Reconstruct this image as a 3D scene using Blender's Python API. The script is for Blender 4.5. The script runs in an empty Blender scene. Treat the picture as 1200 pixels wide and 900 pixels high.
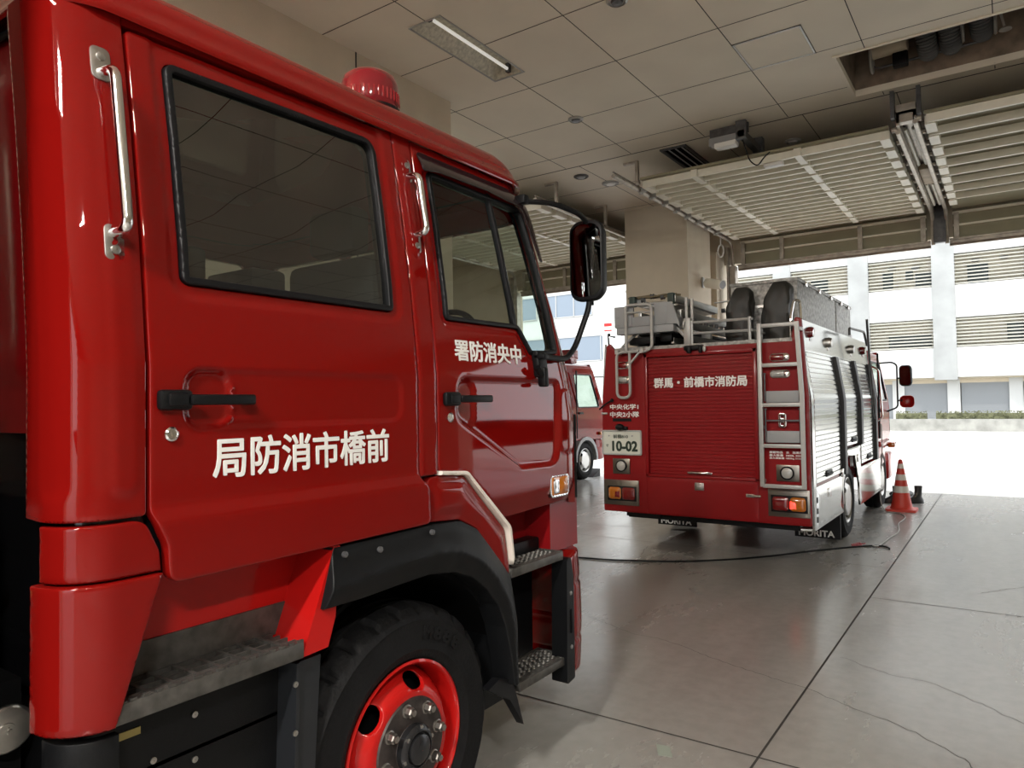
import bpy, bmesh, math, random
import numpy as np
from mathutils import Vector, Matrix
from mathutils.geometry import delaunay_2d_cdt
random.seed(7)
PI = math.pi
SC = bpy.context.scene
COL = SC.collection

# ------------------------------------------------------------------ materials
def mat(name, col, rough=.5, metal=0., coat=0., coat_r=.04, noise=None, bump=None, spec=.5, emit=None, cior=1.5):
    """principled material; noise=(scale, amount) varies the colour, bump=(scale, strength) the relief"""
    m = bpy.data.materials.new(name); m.use_nodes = True
    nt = m.node_tree; b = nt.nodes['Principled BSDF']
    b.inputs['Base Color'].default_value = (*col, 1)
    b.inputs['Roughness'].default_value = rough
    b.inputs['Metallic'].default_value = metal
    b.inputs['Coat Weight'].default_value = coat
    b.inputs['Coat Roughness'].default_value = coat_r
    b.inputs['Coat IOR'].default_value = cior
    b.inputs['Specular IOR Level'].default_value = spec
    if emit:
        b.inputs['Emission Color'].default_value = (*emit[:3], 1)
        b.inputs['Emission Strength'].default_value = emit[3]
    tc = nt.nodes.new('ShaderNodeTexCoord')
    if noise:
        n = nt.nodes.new('ShaderNodeTexNoise'); n.inputs['Scale'].default_value = noise[0]
        n.inputs['Detail'].default_value = 6
        nt.links.new(tc.outputs['Object'], n.inputs['Vector'])
        r = nt.nodes.new('ShaderNodeValToRGB')
        a = noise[1]
        r.color_ramp.elements[0].position = .3; r.color_ramp.elements[1].position = .7
        r.color_ramp.elements[0].color = (*[max(0, c*(1-a)) for c in col], 1)
        r.color_ramp.elements[1].color = (*[min(1, c*(1+a)) for c in col], 1)
        nt.links.new(n.outputs['Fac'], r.inputs['Fac'])
        nt.links.new(r.outputs['Color'], b.inputs['Base Color'])
    if bump:
        n2 = nt.nodes.new('ShaderNodeTexNoise'); n2.inputs['Scale'].default_value = bump[0]
        n2.inputs['Detail'].default_value = 4
        nt.links.new(tc.outputs['Object'], n2.inputs['Vector'])
        bp = nt.nodes.new('ShaderNodeBump'); bp.inputs['Strength'].default_value = bump[1]
        bp.inputs['Distance'].default_value = .01
        nt.links.new(n2.outputs['Fac'], bp.inputs['Height'])
        nt.links.new(bp.outputs['Normal'], b.inputs['Normal'])
    return m

def glass_mat(name, tint, refl=1.45):
    m = bpy.data.materials.new(name); m.use_nodes = True
    nt = m.node_tree; nt.nodes.clear()
    out = nt.nodes.new('ShaderNodeOutputMaterial')
    tr = nt.nodes.new('ShaderNodeBsdfTransparent'); tr.inputs['Color'].default_value = (*tint, 1)
    gl = nt.nodes.new('ShaderNodeBsdfGlossy'); gl.inputs['Roughness'].default_value = .005
    fr = nt.nodes.new('ShaderNodeFresnel'); fr.inputs['IOR'].default_value = refl
    mx = nt.nodes.new('ShaderNodeMixShader')
    ge = nt.nodes.new('ShaderNodeNewGeometry'); mr = nt.nodes.new('ShaderNodeMapRange')
    mr.inputs['To Min'].default_value = refl; mr.inputs['To Max'].default_value = 1/refl
    nt.links.new(ge.outputs['Backfacing'], mr.inputs[0]); nt.links.new(mr.outputs[0], fr.inputs['IOR'])
    nt.links.new(fr.outputs[0], mx.inputs[0]); nt.links.new(tr.outputs[0], mx.inputs[1])
    nt.links.new(gl.outputs[0], mx.inputs[2]); nt.links.new(mx.outputs[0], out.inputs[0])
    return m

RED = mat('red_paint', (.165, .0034, .0026), .4, coat=1.0, coat_r=.03, spec=.0, cior=1.40)
RED2 = mat('red_paint_flat', (.215, .004, .006), .45, coat=.35, coat_r=.15, spec=.2)
RED3 = mat('bright_red_paint', (.40, .007, .006), .35, coat=.8, spec=.1, cior=1.4)
BLK = mat('black_plastic', (.004, .0043, .005), .45, bump=(300, .1), spec=.22)
BLKG = mat('black_gloss', (.006, .006, .007), .12)
RUB = mat('tyre_rubber', (.0045, .0045, .005), .7, spec=.2, noise=(12, .3), bump=(90, .3))
RUB2 = mat('black_rubber', (.005, .005, .006), .45, spec=.25)
CHR = mat('chrome', (.75, .75, .75), .12, 1)
STL = mat('brushed_steel', (.45, .44, .42), .35, 1, noise=(20, .12))
ALU = mat('aluminium', (.55, .55, .54), .38, 1, noise=(8, .08))
ALUP = mat('painted_aluminium', (.42, .42, .41), .4, .3)
GRY = mat('grey_paint', (.30, .31, .32), .5)
GRY2 = mat('dark_grey_metal', (.10, .10, .105), .45, .4, noise=(15, .3))
STEP = mat('worn_step_metal', (.095, .09, .083), .5, .6, noise=(25, .35))
WHT = mat('white_lettering', (.80, .80, .78), .5)
AMB = mat('amber_lens', (.42, .12, .006), .15, coat=1)
REDL = mat('red_lens', (.16, .003, .004), .12, coat=1)
CLRL = mat('clear_lens', (.38, .38, .36), .1, coat=1)
CREAM = mat('cream_wall_paint', (.58, .51, .40), .8, noise=(3, .05), bump=(220, .35))
CEIL = mat('ceiling_board', (.78, .72, .61), .75, noise=(1.5, .05), bump=(60, .05))
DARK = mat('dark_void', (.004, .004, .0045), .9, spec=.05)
JNT = mat('joint_line', (.035, .032, .028), .9)
SHUT = mat('shutter_panel_paint', (.27, .25, .165), .5, noise=(4, .06))
SHUTR = mat('shutter_rib_metal', (.80, .77, .66), .45, noise=(6, .06))
RAIL = mat('track_steel', (.40, .36, .31), .45, .5, noise=(10, .25))
BRN = mat('primer_brown', (.22, .17, .13), .7, noise=(6, .4))
GLD = glass_mat('cab_glass', (.45, .49, .46), 2.3)
GLF = glass_mat('front_cab_glass', (.80, .86, .82), 1.5)

# ------------------------------------------------------------------ mesh tools
def tag(o, label=None, cat=None, group=None, kind=None):
    if label: o['label'] = label
    if cat: o['category'] = cat
    if group: o['group'] = group
    if kind: o['kind'] = kind
    return o

def empty(name, loc, label=None, cat=None, group=None, kind=None):
    o = bpy.data.objects.new(name, None); COL.objects.link(o)
    o.location = loc; o.empty_display_size = .1
    o['_root'] = 1
    del o['_root']
    return tag(o, label, cat, group, kind)

def world_loc(o):
    v = Vector((0, 0, 0))
    while o is not None:
        v += o.location; o = o.parent
    return v

def link(name, me, parent=None, origin=None, ang=35, label=None):
    """link mesh whose vertices are in world coordinates; keep them there under the parent"""
    o = bpy.data.objects.new(name, me); COL.objects.link(o)
    base = Vector(origin) if origin is not None else Vector((0, 0, 0))
    pw = Vector((0, 0, 0))
    if parent is not None:
        o.parent = parent; pw = world_loc(parent)
    if origin is None:
        base = pw
    me.transform(Matrix.Translation(-base))
    o.location = base - pw
    if ang:
        me.shade_smooth(); me.set_sharp_from_angle(angle=math.radians(ang))
    if label: o['label'] = label
    return o

class MB:
    def __init__(s): s.v = []; s.f = []; s.mi = []; s.mats = []; s.m = 0
    def use(s, m):
        if m not in s.mats: s.mats.append(m)
        s.m = s.mats.index(m); return s
    def add(s, vs, fs):
        k = len(s.v); s.v += [tuple(v) for v in vs]
        for f in fs: s.f.append(tuple(i+k for i in f)); s.mi.append(s.m)
        return s
    def box(s, x0, x1, y0, y1, z0, z1, bev=0):
        if x0 > x1: x0, x1 = x1, x0
        if y0 > y1: y0, y1 = y1, y0
        if z0 > z1: z0, z1 = z1, z0
        if bev <= 0:
            vs = [(x, y, z) for z in (z0, z1) for y in (y0, y1) for x in (x0, x1)]
            return s.add(vs, [(0, 2, 3, 1), (4, 5, 7, 6), (0, 1, 5, 4), (2, 6, 7, 3), (0, 4, 6, 2), (1, 3, 7, 5)])
        bm = bmesh.new()
        bmesh.ops.create_cube(bm, size=1)
        for v in bm.verts:
            v.co = Vector(((x0+x1)/2+v.co.x*(x1-x0), (y0+y1)/2+v.co.y*(y1-y0), (z0+z1)/2+v.co.z*(z1-z0)))
        bmesh.ops.bevel(bm, geom=list(bm.edges), offset=min(bev, .45*min(x1-x0, y1-y0, z1-z0)), segments=2, affect='EDGES', profile=.5)
        return s.bm(bm)
    def bm(s, bm):
        bm.verts.ensure_lookup_table()
        for i, v in enumerate(bm.verts): v.index = i
        s.add([v.co[:] for v in bm.verts], [[v.index for v in f.verts] for f in bm.faces]); bm.free(); return s
    def prism(s, poly, a0, a1, ax='x'):
        """poly of 2D points extruded along an axis. ax x:(y,z) y:(x,z) z:(x,y)"""
        f3 = {'x': lambda p, a: (a, p[0], p[1]), 'y': lambda p, a: (p[0], a, p[1]), 'z': lambda p, a: (p[0], p[1], a)}[ax]
        n = len(poly)
        vs = [f3(p, a0) for p in poly]+[f3(p, a1) for p in poly]
        bm = bmesh.new(); bv = [bm.verts.new(v) for v in vs]
        bm.faces.new(bv[:n]); bm.faces.new(bv[n:][::-1])
        for i in range(n): bm.faces.new((bv[i], bv[(i+1) % n], bv[n+(i+1) % n], bv[n+i]))
        bmesh.ops.recalc_face_normals(bm, faces=bm.faces)
        bmesh.ops.triangulate(bm, faces=[f for f in bm.faces if len(f.verts) > 4])
        return s.bm(bm)
    def tube(s, path, r, n=10, closed=False, cap=True):
        P = [Vector(p) for p in path]; m = len(P)
        rs = r if isinstance(r, (list, tuple)) else [r]*m
        T = []
        for i in range(m):
            if closed: t = P[(i+1) % m]-P[i-1]
            else: t = P[min(i+1, m-1)]-P[max(i-1, 0)]
            T.append(t.normalized() if t.length > 1e-9 else Vector((0, 0, 1)))
        up = Vector((0, 0, 1)) if abs(T[0].z) < .9 else Vector((1, 0, 0))
        N = (up-T[0]*up.dot(T[0])).normalized(); vs = []
        for i in range(m):
            N = (N-T[i]*N.dot(T[i]))
            N = N.normalized() if N.length > 1e-6 else T[i].orthogonal().normalized()
            B = T[i].cross(N)
            for k in range(n):
                a = 2*PI*k/n; vs.append(P[i]+(N*math.cos(a)+B*math.sin(a))*rs[i])
        fs = []
        for i in range(m if closed else m-1):
            j = (i+1) % m
            for k in range(n): fs.append((i*n+k, i*n+(k+1) % n, j*n+(k+1) % n, j*n+k))
        if cap and not closed: fs += [tuple(range(n))[::-1], tuple((m-1)*n+k for k in range(n))]
        return s.add(vs, fs)
    def cyl(s, c, axis, r, h, n=24, r2=None):
        a = Vector(axis).normalized(); c = Vector(c)
        return s.tube([c-a*h/2, c+a*h/2], [r, r if r2 is None else r2], n)
    def lathe(s, c, axis, prof, n=48, rf=None):
        """prof: list of (radius, height along axis)"""
        a = Vector(axis).normalized(); c = Vector(c)
        u = a.orthogonal().normalized()
        if abs(a.x) > .9: u = Vector((0, 1, 0))
        w = a.cross(u); vs = []
        for j, (r, h) in enumerate(prof):
            for k in range(n):
                t = 2*PI*k/n; rr = rf(j, k, r) if rf else r
                vs.append(c+a*h+(u*math.cos(t)+w*math.sin(t))*rr)
        fs = []
        for j in range(len(prof)-1):
            for k in range(n): fs.append((j*n+k, j*n+(k+1) % n, (j+1)*n+(k+1) % n, (j+1)*n+k))
        return s.add(vs, fs)
    def sphere(s, c, r, sc=(1, 1, 1), n=16):
        c = Vector(c); prof = [(max(1e-4, r*math.sin(PI*j/n)), -r*math.cos(PI*j/n)) for j in range(n+1)]
        k = len(s.v); s.lathe((0, 0, 0), (0, 0, 1), prof, n*2)
        s.v[k:] = [(c.x+v[0]*sc[0], c.y+v[1]*sc[1], c.z+v[2]*sc[2]) for v in s.v[k:]]; return s
    def ribbon(s, pts, w, z):
        """flat strip on a horizontal plane"""
        n = len(pts); vs = []
        for i, p in enumerate(pts):
            a = Vector(pts[max(i-1, 0)]); b = Vector(pts[min(i+1, n-1)]); t = (b-a).normalized(); q = Vector((-t.y, t.x))*w/2
            vs += [(p[0]+q.x, p[1]+q.y, z), (p[0]-q.x, p[1]-q.y, z)]
        return s.add(vs, [(2*i, 2*i+1, 2*i+3, 2*i+2) for i in range(n-1)])
    def build(s, name, m=None, parent=None, origin=None, ang=35, label=None, fix=True):
        me = bpy.data.meshes.new(name); me.from_pydata(s.v, [], s.f)
        ms = s.mats if s.mats else [m]
        for q in ms: me.materials.append(q)
        if s.mats: me.polygons.foreach_set('material_index', s.mi)
        if fix:
            bm = bmesh.new(); bm.from_mesh(me); bmesh.ops.recalc_face_normals(bm, faces=bm.faces); bm.to_mesh(me); bm.free()
        me.update()
        return link(name, me, parent, origin, ang, label)

def arc(c, r, a0, a1, n, f=lambda x, y: (x, y)):
    return [f(c[0]+r*math.cos(a0+(a1-a0)*i/n), c[1]+r*math.sin(a0+(a1-a0)*i/n)) for i in range(n+1)]

def fillet(poly, rs, n=6):
    """round the corners of a closed 2D polygon"""
    m = len(poly); out = []
    if not isinstance(rs, (list, tuple)): rs = [rs]*m
    for i in range(m):
        p = Vector(poly[i]); a = Vector(poly[i-1])-p; b = Vector(poly[(i+1) % m])-p; r = rs[i]
        if r <= 0 or a.length < 1e-6 or b.length < 1e-6: out.append(tuple(p)); continue
        ang = a.angle(b)
        if ang > PI-.02: out.append(tuple(p)); continue
        d = min(r/math.tan(ang/2), .48*a.length, .48*b.length); r2 = d*math.tan(ang/2)
        p0 = p+a.normalized()*d; p1 = p+b.normalized()*d
        c = p+(a.normalized()+b.normalized()).normalized()*(r2/math.sin(ang/2))
        v0 = p0-c; v1 = p1-c; th = v0.angle(v1); cr = v0.x*v1.y-v0.y*v1.x; s = 1 if cr > 0 else -1
        for k in range(n+1):
            t = th*k/n*s; out.append((c.x+v0.x*math.cos(t)-v0.y*math.sin(t), c.y+v0.x*math.sin(t)+v0.y*math.cos(t)))
    return out

def fpath(pts, r, n=5):
    """3D polyline with rounded corners"""
    P = [Vector(p) for p in pts]; out = [P[0]]
    for i in range(1, len(P)-1):
        a = P[i-1]-P[i]; b = P[i+1]-P[i]; d = min(r, .45*a.length, .45*b.length)
        p0 = P[i]+a.normalized()*d; p1 = P[i]+b.normalized()*d
        for k in range(n+1):
            t = k/n; out.append(p0*(1-t)**2+P[i]*2*t*(1-t)+p1*t*t)
    return out+[P[-1]]

def rrect(a0, a1, b0, b1, r, n=6): return fillet([(a0, b0), (a1, b0), (a1, b1), (a0, b1)], r, n)

def inpoly(P, poly):
    x, y = P[:, 0], P[:, 1]; r = np.zeros(len(P), bool); n = len(poly); j = n-1
    for i in range(n):
        xi, yi = poly[i]; xj, yj = poly[j]
        c = ((yi > y) != (yj > y))
        if yi != yj: r ^= c & (x < (xj-xi)*(y-yi)/(yj-yi)+xi)
        j = i
    return r

def pdist(P, poly):
    d = np.full(len(P), 1e9); n = len(poly); A = np.array(poly, float)
    for i in range(n):
        a = A[i]; b = A[(i+1) % n]; ab = b-a; L = ab@ab
        if L < 1e-14: continue
        t = np.clip(((P-a)@ab)/L, 0, 1); q = P-(a+t[:, None]*ab)
        d = np.minimum(d, np.hypot(q[:, 0], q[:, 1]))
    return d

def sdpoly(P, poly):
    d = pdist(P, poly); return np.where(inpoly(P, poly), -d, d)

def sstep(x, a, b):
    t = np.clip((x-a)/(b-a), 0, 1); return t*t*(3-2*t)

def resamp(poly, sp):
    out = []; n = len(poly)
    for i in range(n):
        a = Vector(poly[i]); b = Vector(poly[(i+1) % n]); L = (b-a).length
        if L < 1e-5: continue
        k = max(1, int(round(L/sp)))
        for q in range(k): out.append(tuple(a.lerp(b, q/k)))
    return out

def panel(mb, outline, mapf, holes=(), sp=.02, emb=None, th=.02, rnd=.005, back=False):
    """curved sheet with real thickness: the outline is cut in 2D (s,t) and bent by mapf(s,t,off)->xyz"""
    loops = [resamp(outline, sp)]+[resamp(h, sp) for h in holes]
    pts = []; edges = []
    for L in loops:
        k = len(pts); pts += L; edges += [(k+i, k+(i+1) % len(L)) for i in range(len(L))]
    nb = len(pts); A = np.array(pts)
    x0, y0 = A.min(0); x1, y1 = A.max(0)
    gx = np.arange(x0+sp/2, x1, sp); gy = np.arange(y0+sp/2, y1, sp*.87)
    G = np.array([(x+(sp/2 if j % 2 else 0), y) for j, y in enumerate(gy) for x in gx]) if len(gx) and len(gy) else np.zeros((0, 2))
    extra = []
    if rnd > 0:
        for li, L in enumerate(loops):
            Q = np.array(L); nx = np.roll(Q, -1, 0)-np.roll(Q, 1, 0); nx /= np.maximum(1e-9, np.hypot(nx[:, 0], nx[:, 1]))[:, None]
            nr = np.stack([-nx[:, 1], nx[:, 0]], 1)
            for d in (rnd*.35, rnd):
                for sgn in (1, -1): extra.append(Q+nr*d*sgn)
        E = np.concatenate(extra)
    else: E = np.zeros((0, 2))
    def dmin(P):
        d = pdist(P, loops[0])
        for h in loops[1:]: d = np.minimum(d, pdist(P, h))
        return d
    def inside(P):
        r = inpoly(P, loops[0])
        for h in loops[1:]: r &= ~inpoly(P, h)
        return r
    if len(G): G = G[inside(G)]
    if len(G): G = G[dmin(G) > max(rnd*1.3, sp*.4)]
    if len(E): E = E[inside(E)]
    if len(E): E = E[dmin(E) > rnd*.33]
    allp = [Vector(p) for p in pts]+[Vector(p) for p in E]+[Vector(p) for p in G]
    res = delaunay_2d_cdt(allp, edges, [], 0, 1e-6)
    V = np.array([v[:] for v in res[0]]); F = res[2]
    C = np.array([V[list(f)].mean(0) for f in F]); keep = inside(C)
    F = [tuple(f) for f, k in zip(F, keep) if k]
    off = np.zeros(len(V))
    if emb is not None: off = off+emb(V)
    D = dmin(V)
    if rnd > 0:
        q = np.clip(rnd-D, 0, rnd); off = off-(rnd-np.sqrt(np.maximum(0, rnd*rnd-q*q)))
    cnt = {}
    for f in F:
        for i in range(len(f)):
            a, b = f[i], f[(i+1) % len(f)]; cnt[(a, b)] = 1
    bd = [(a, b) for (a, b) in cnt if (b, a) not in cnt]
    vs = [mapf(V[i][0], V[i][1], off[i]) for i in range(len(V))]
    n = len(vs); bi = {}
    for a, b in bd:
        for q in (a, b):
            if q not in bi: bi[q] = n+len(bi)
    inv = sorted(bi, key=lambda k: bi[k])
    vs += [mapf(V[i][0], V[i][1], off[i]-th) for i in inv]
    fs = list(F)+[(b, a, bi[a], bi[b]) for a, b in bd]
    if back:
        k = len(vs); vs += [mapf(V[i][0], V[i][1], off[i]-th) for i in range(len(V))]
        fs += [tuple(q+k for q in f[::-1]) for f in F]
    mb.add(vs, fs); return mb

def text(name, body, m, parent, box, fn, fat=.012, ext=.0012, mono=False):
    """lettering fitted into box=(a0,a1,b0,b1) and placed by fn(a,b,h)->xyz"""
    c = bpy.data.curves.new(name, 'FONT'); c.body = body; c.size = 1
    c.extrude = .5; c.resolution_u = 3
    o = bpy.data.objects.new(name, c); COL.objects.link(o)
    bpy.context.view_layer.update()
    me = bpy.data.meshes.new_from_object(o.evaluated_get(bpy.context.evaluated_depsgraph_get()))
    bpy.data.objects.remove(o); bpy.data.curves.remove(c)
    if fat > 0:   # heavier strokes: shifted copies of the same letters
        bm = bmesh.new(); bm.from_mesh(me); me2 = me.copy(); base = len(me.vertices)
        for k in range(8):
            a = 2*PI*k/8; t = me2.copy(); t.transform(Matrix.Translation((fat*1.5*math.cos(a), fat*1.5*math.sin(a), 0)) @ Matrix.Scale(1+.1*(k+1), 4, (0, 0, 1))); bm.from_mesh(t); bpy.data.meshes.remove(t)
        bm.to_mesh(me); bm.free(); bpy.data.meshes.remove(me2)
    n = len(me.vertices); co = np.zeros(n*3); me.vertices.foreach_get('co', co); co = co.reshape(-1, 3)
    mn, mx = co.min(0), co.max(0); a0, a1, b0, b1 = box
    for i in range(n):
        a = a0+(co[i, 0]-mn[0])/(mx[0]-mn[0])*(a1-a0); b = b0+(co[i, 1]-mn[1])/(mx[1]-mn[1])*(b1-b0)
        me.vertices[i].co = fn(a, b, ext*2*co[i, 2] if co[i, 2] > 0 else ext*.2*co[i, 2])
    me.name = name; me.materials.clear(); me.materials.append(m); me.update()
    return link(name, me, parent, ang=0)

def copy_tree(o, parent=None):
    c = o.copy(); COL.objects.link(c); c.parent = parent
    for ch in list(o.children): copy_tree(ch, c)
    return c
# ================================================================== SETTING
CH = 4.9          # ceiling height
YD = 13.3         # plane of the bay doors
def floor_material():
    m = mat('polished_concrete', (.3, .29, .27), .3)
    nt = m.node_tree; b = nt.nodes['Principled BSDF']; tc = nt.nodes['Texture Coordinate']
    n1 = nt.nodes.new('ShaderNodeTexNoise'); n1.inputs['Scale'].default_value = .9; n1.inputs['Detail'].default_value = 8; n1.inputs['Roughness'].default_value = .65
    n2 = nt.nodes.new('ShaderNodeTexNoise'); n2.inputs['Scale'].default_value = 14; n2.inputs['Detail'].default_value = 6
    mp = nt.nodes.new('ShaderNodeMapping'); mp.inputs['Scale'].default_value = (1, .35, 1)
    nt.links.new(tc.outputs['Object'], mp.inputs[0]); nt.links.new(mp.outputs[0], n1.inputs[0]); nt.links.new(tc.outputs['Object'], n2.inputs[0])
    r = nt.nodes.new('ShaderNodeValToRGB'); r.color_ramp.elements[0].position = .32; r.color_ramp.elements[1].position = .72
    r.color_ramp.elements[0].color = (.245, .238, .22, 1); r.color_ramp.elements[1].color = (.36, .352, .33, 1)
    nt.links.new(n1.outputs[0], r.inputs[0])
    mx = nt.nodes.new('ShaderNodeMix'); mx.data_type = 'RGBA'; mx.blend_type = 'MULTIPLY'; mx.inputs['Factor'].default_value = .18
    nt.links.new(r.outputs[0], mx.inputs['A'])
    r2 = nt.nodes.new('ShaderNodeValToRGB'); r2.color_ramp.elements[0].color = (.6, .6, .6, 1); r2.color_ramp.elements[0].position = .35; r2.color_ramp.elements[1].position = .6
    nt.links.new(n2.outputs[0], r2.inputs[0]); nt.links.new(r2.outputs[0], mx.inputs['B'])
    nt.links.new(mx.outputs['Result'], b.inputs['Base Color'])
    mr = nt.nodes.new('ShaderNodeMapRange'); mr.inputs['From Min'].default_value = .3; mr.inputs['From Max'].default_value = .7
    mr.inputs['To Min'].default_value = .16; mr.inputs['To Max'].default_value = .34
    b.inputs['Specular IOR Level'].default_value = .75
    nt.links.new(n1.outputs[0], mr.inputs[0]); nt.links.new(mr.outputs[0], b.inputs['Roughness'])
    bp = nt.nodes.new('ShaderNodeBump'); bp.inputs['Strength'].default_value = .12; bp.inputs['Distance'].default_value = .01
    n3 = nt.nodes.new('ShaderNodeTexNoise'); n3.inputs['Scale'].default_value = 5; n3.inputs['Detail'].default_value = 5
    nt.links.new(tc.outputs['Object'], n3.inputs[0]); nt.links.new(n3.outputs[0], bp.inputs['Height']); nt.links.new(bp.outputs[0], b.inputs['Normal'])
    return m
FLOOR = floor_material()
tag(MB().box(-12, 12, -9, 13.5, -.2, 0).build('floor', FLOOR, ang=0), kind='structure')
j = MB()
j.ribbon([(-.94, -9), (-.94, 13.5)], .011, .0012)
j.ribbon([(-12, 3.18), (8, 3.18)], .009, .0016); j.ribbon([(-.94, 6.2), (8, 6.25)], .008, .0012)
j.ribbon([(-12, 7.6), (-.94, 7.35)], .007, .0012); j.ribbon([(-5.2, -9), (-5.2, 13.5)], .008, .0012)
tag(j.build('trim_1', JNT, ang=0, fix=False), kind='structure')
cr = MB()
def crack(pts, w):
    P = []
    for i in range(len(pts)-1):
        a, b = Vector(pts[i]), Vector(pts[i+1]); n = max(2, int((b-a).length/.03))
        for k in range(n): P.append(a.lerp(b, k/n)+Vector((random.uniform(-.007, .007), random.uniform(-.009, .009))))
    P.append(Vector(pts[-1])); cr.ribbon(P, w, .0008)
crack([(-2.56, 4.613), (-2.337, 4.515), (-2.131, 4.424), (-1.944, 4.418), (-1.748, 4.365), (-1.544, 4.259), (-1.316, 4.188), (-1.131, 4.123), (-.942, 4.087), (-.775, 3.985), (-.647, 3.933), (-.489, 3.866), (-.322, 3.749), (-.203, 3.642), (-.13, 3.5)], .004)
crack([(-.879, 4.681), (-.608, 4.531), (-.399, 4.519), (-.161, 4.342), (.1, 4.1)], .003)
crack([(-3.119, 6.748), (-3.2, 7.0), (-3.238, 7.184)], .006); crack([(-3.808, 8.207), (-4.354, 8.112), (-4.8, 8.2)], .006)
crack([(-.227, 6.789), (.053, 7.177), (.3, 7.3)], .005)
tag(cr.build('trim_2', JNT, ang=0, fix=False), kind='structure')
TAPE = mat('pale_green_tape', (.30, .34, .29), .6)
tp = MB().prism([(-1.36, 3.055), (-1.30, 3.065), (-1.25, 2.98), (-1.31, 2.965)], .0005, .0015, 'z')
tag(tp.build('tape_patch', TAPE, ang=0), 'pale green strip of tape stuck to the concrete floor in the foreground', 'tape')

# ---- ceiling with openings for the hose pit and the lamp recess
ADDED_LAMPS = [(-8.2, -7.86, 4.2, 5.5), (-4.27, -3.93, -3.4, -2.1), (-.22, .12, -3.4, -2.1), (3.0, 3.34, -3.4, -2.1)]  # unseen lit fittings added to brighten the interior
HOLES = [(-1.30, 3.2, 7.50, 8.60), (-4.27, -3.93, 4.64, 5.92), (3.0, 3.34, 0.6, 1.9)]+ADDED_LAMPS
xs = sorted(set([-12, 12]+[h[0] for h in HOLES]+[h[1] for h in HOLES])); ys = sorted(set([-9, YD+.3]+[h[2] for h in HOLES]+[h[3] for h in HOLES]))
c = MB()
for a in range(len(xs)-1):
    for b in range(len(ys)-1):
        mx_, my_ = (xs[a]+xs[a+1])/2, (ys[b]+ys[b+1])/2
        if any(h[0] < mx_ < h[1] and h[2] < my_ < h[3] for h in HOLES): continue
        c.box(xs[a], xs[a+1], ys[b], ys[b+1], CH, CH+.06)
tag(c.build('ceiling', CEIL, ang=0), kind='structure')
j = MB(); zc = CH-.0015
gx = [-1.04+1.015*k for k in range(-11, 9)]; gy = [.2+1.013*k for k in range(-9, 9)]
def seg(x0, x1, y0, y1):
    """skip the part of a joint that would cross an opening"""
    for h in HOLES:
        if h[0] < (x0+x1)/2 < h[1] and h[2] < (y0+y1)/2 < h[3]: return
    j.box(x0, x1, y0, y1, zc, CH+.001)
ycut = sorted(set([-9, 8.75]+[h[2] for h in HOLES]+[h[3] for h in HOLES])); xcut = sorted(set([-12, 12]+[h[0] for h in HOLES]+[h[1] for h in HOLES]))
for x in gx:
    for a, b in zip(ycut[:-1], ycut[1:]): 
        if b <= 8.76: seg(x-.004, x+.004, a, b)
for y in gy:
    if y < 8.6:
        for a, b in zip(xcut[:-1], xcut[1:]): seg(a, b, y-.004, y+.004)
j.box(-12, 8, 8.772, 8.788, zc-.001, CH+.001)
for x in (-8.0, -6.4, -4.9, -2.95, -1.9, -.92, .25, 1.4): j.box(x-.004, x+.004, 8.79, YD, zc, CH+.001)
for y in (9.9, 11.2): j.box(-12, 8, y-.004, y+.004, zc, CH+.001)
tag(j.build('trim_3', JNT, ang=0), kind='structure')

# access hatch in the ceiling
h = empty('ceiling_hatch', (-1.745, 6.975, CH), 'square inspection hatch with a pale metal frame in the ceiling boards', 'hatch')
f = MB()
for a in ((-2.05, -1.44, 6.66, 6.675), (-2.05, -1.44, 7.275, 7.29), (-2.05, -2.035, 6.66, 7.29), (-1.455, -1.44, 6.66, 7.29)): f.box(a[0], a[1], a[2], a[3], CH-.006, CH)
f.build('frame', ALUP, h, ang=0); MB().box(-2.056, -1.434, 6.654, 6.658, CH-.004, CH).box(-2.056, -1.434, 7.292, 7.296, CH-.004, CH).box(-2.056, -2.052, 6.654, 7.296, CH-.004, CH).box(-1.438, -1.434, 6.654, 7.296, CH-.004, CH).build('edge_gap', JNT, h, ang=0); MB().box(-2.03, -1.46, 6.68, 7.27, CH-.003, CH).build('lid', CEIL, h, ang=0)

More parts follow.
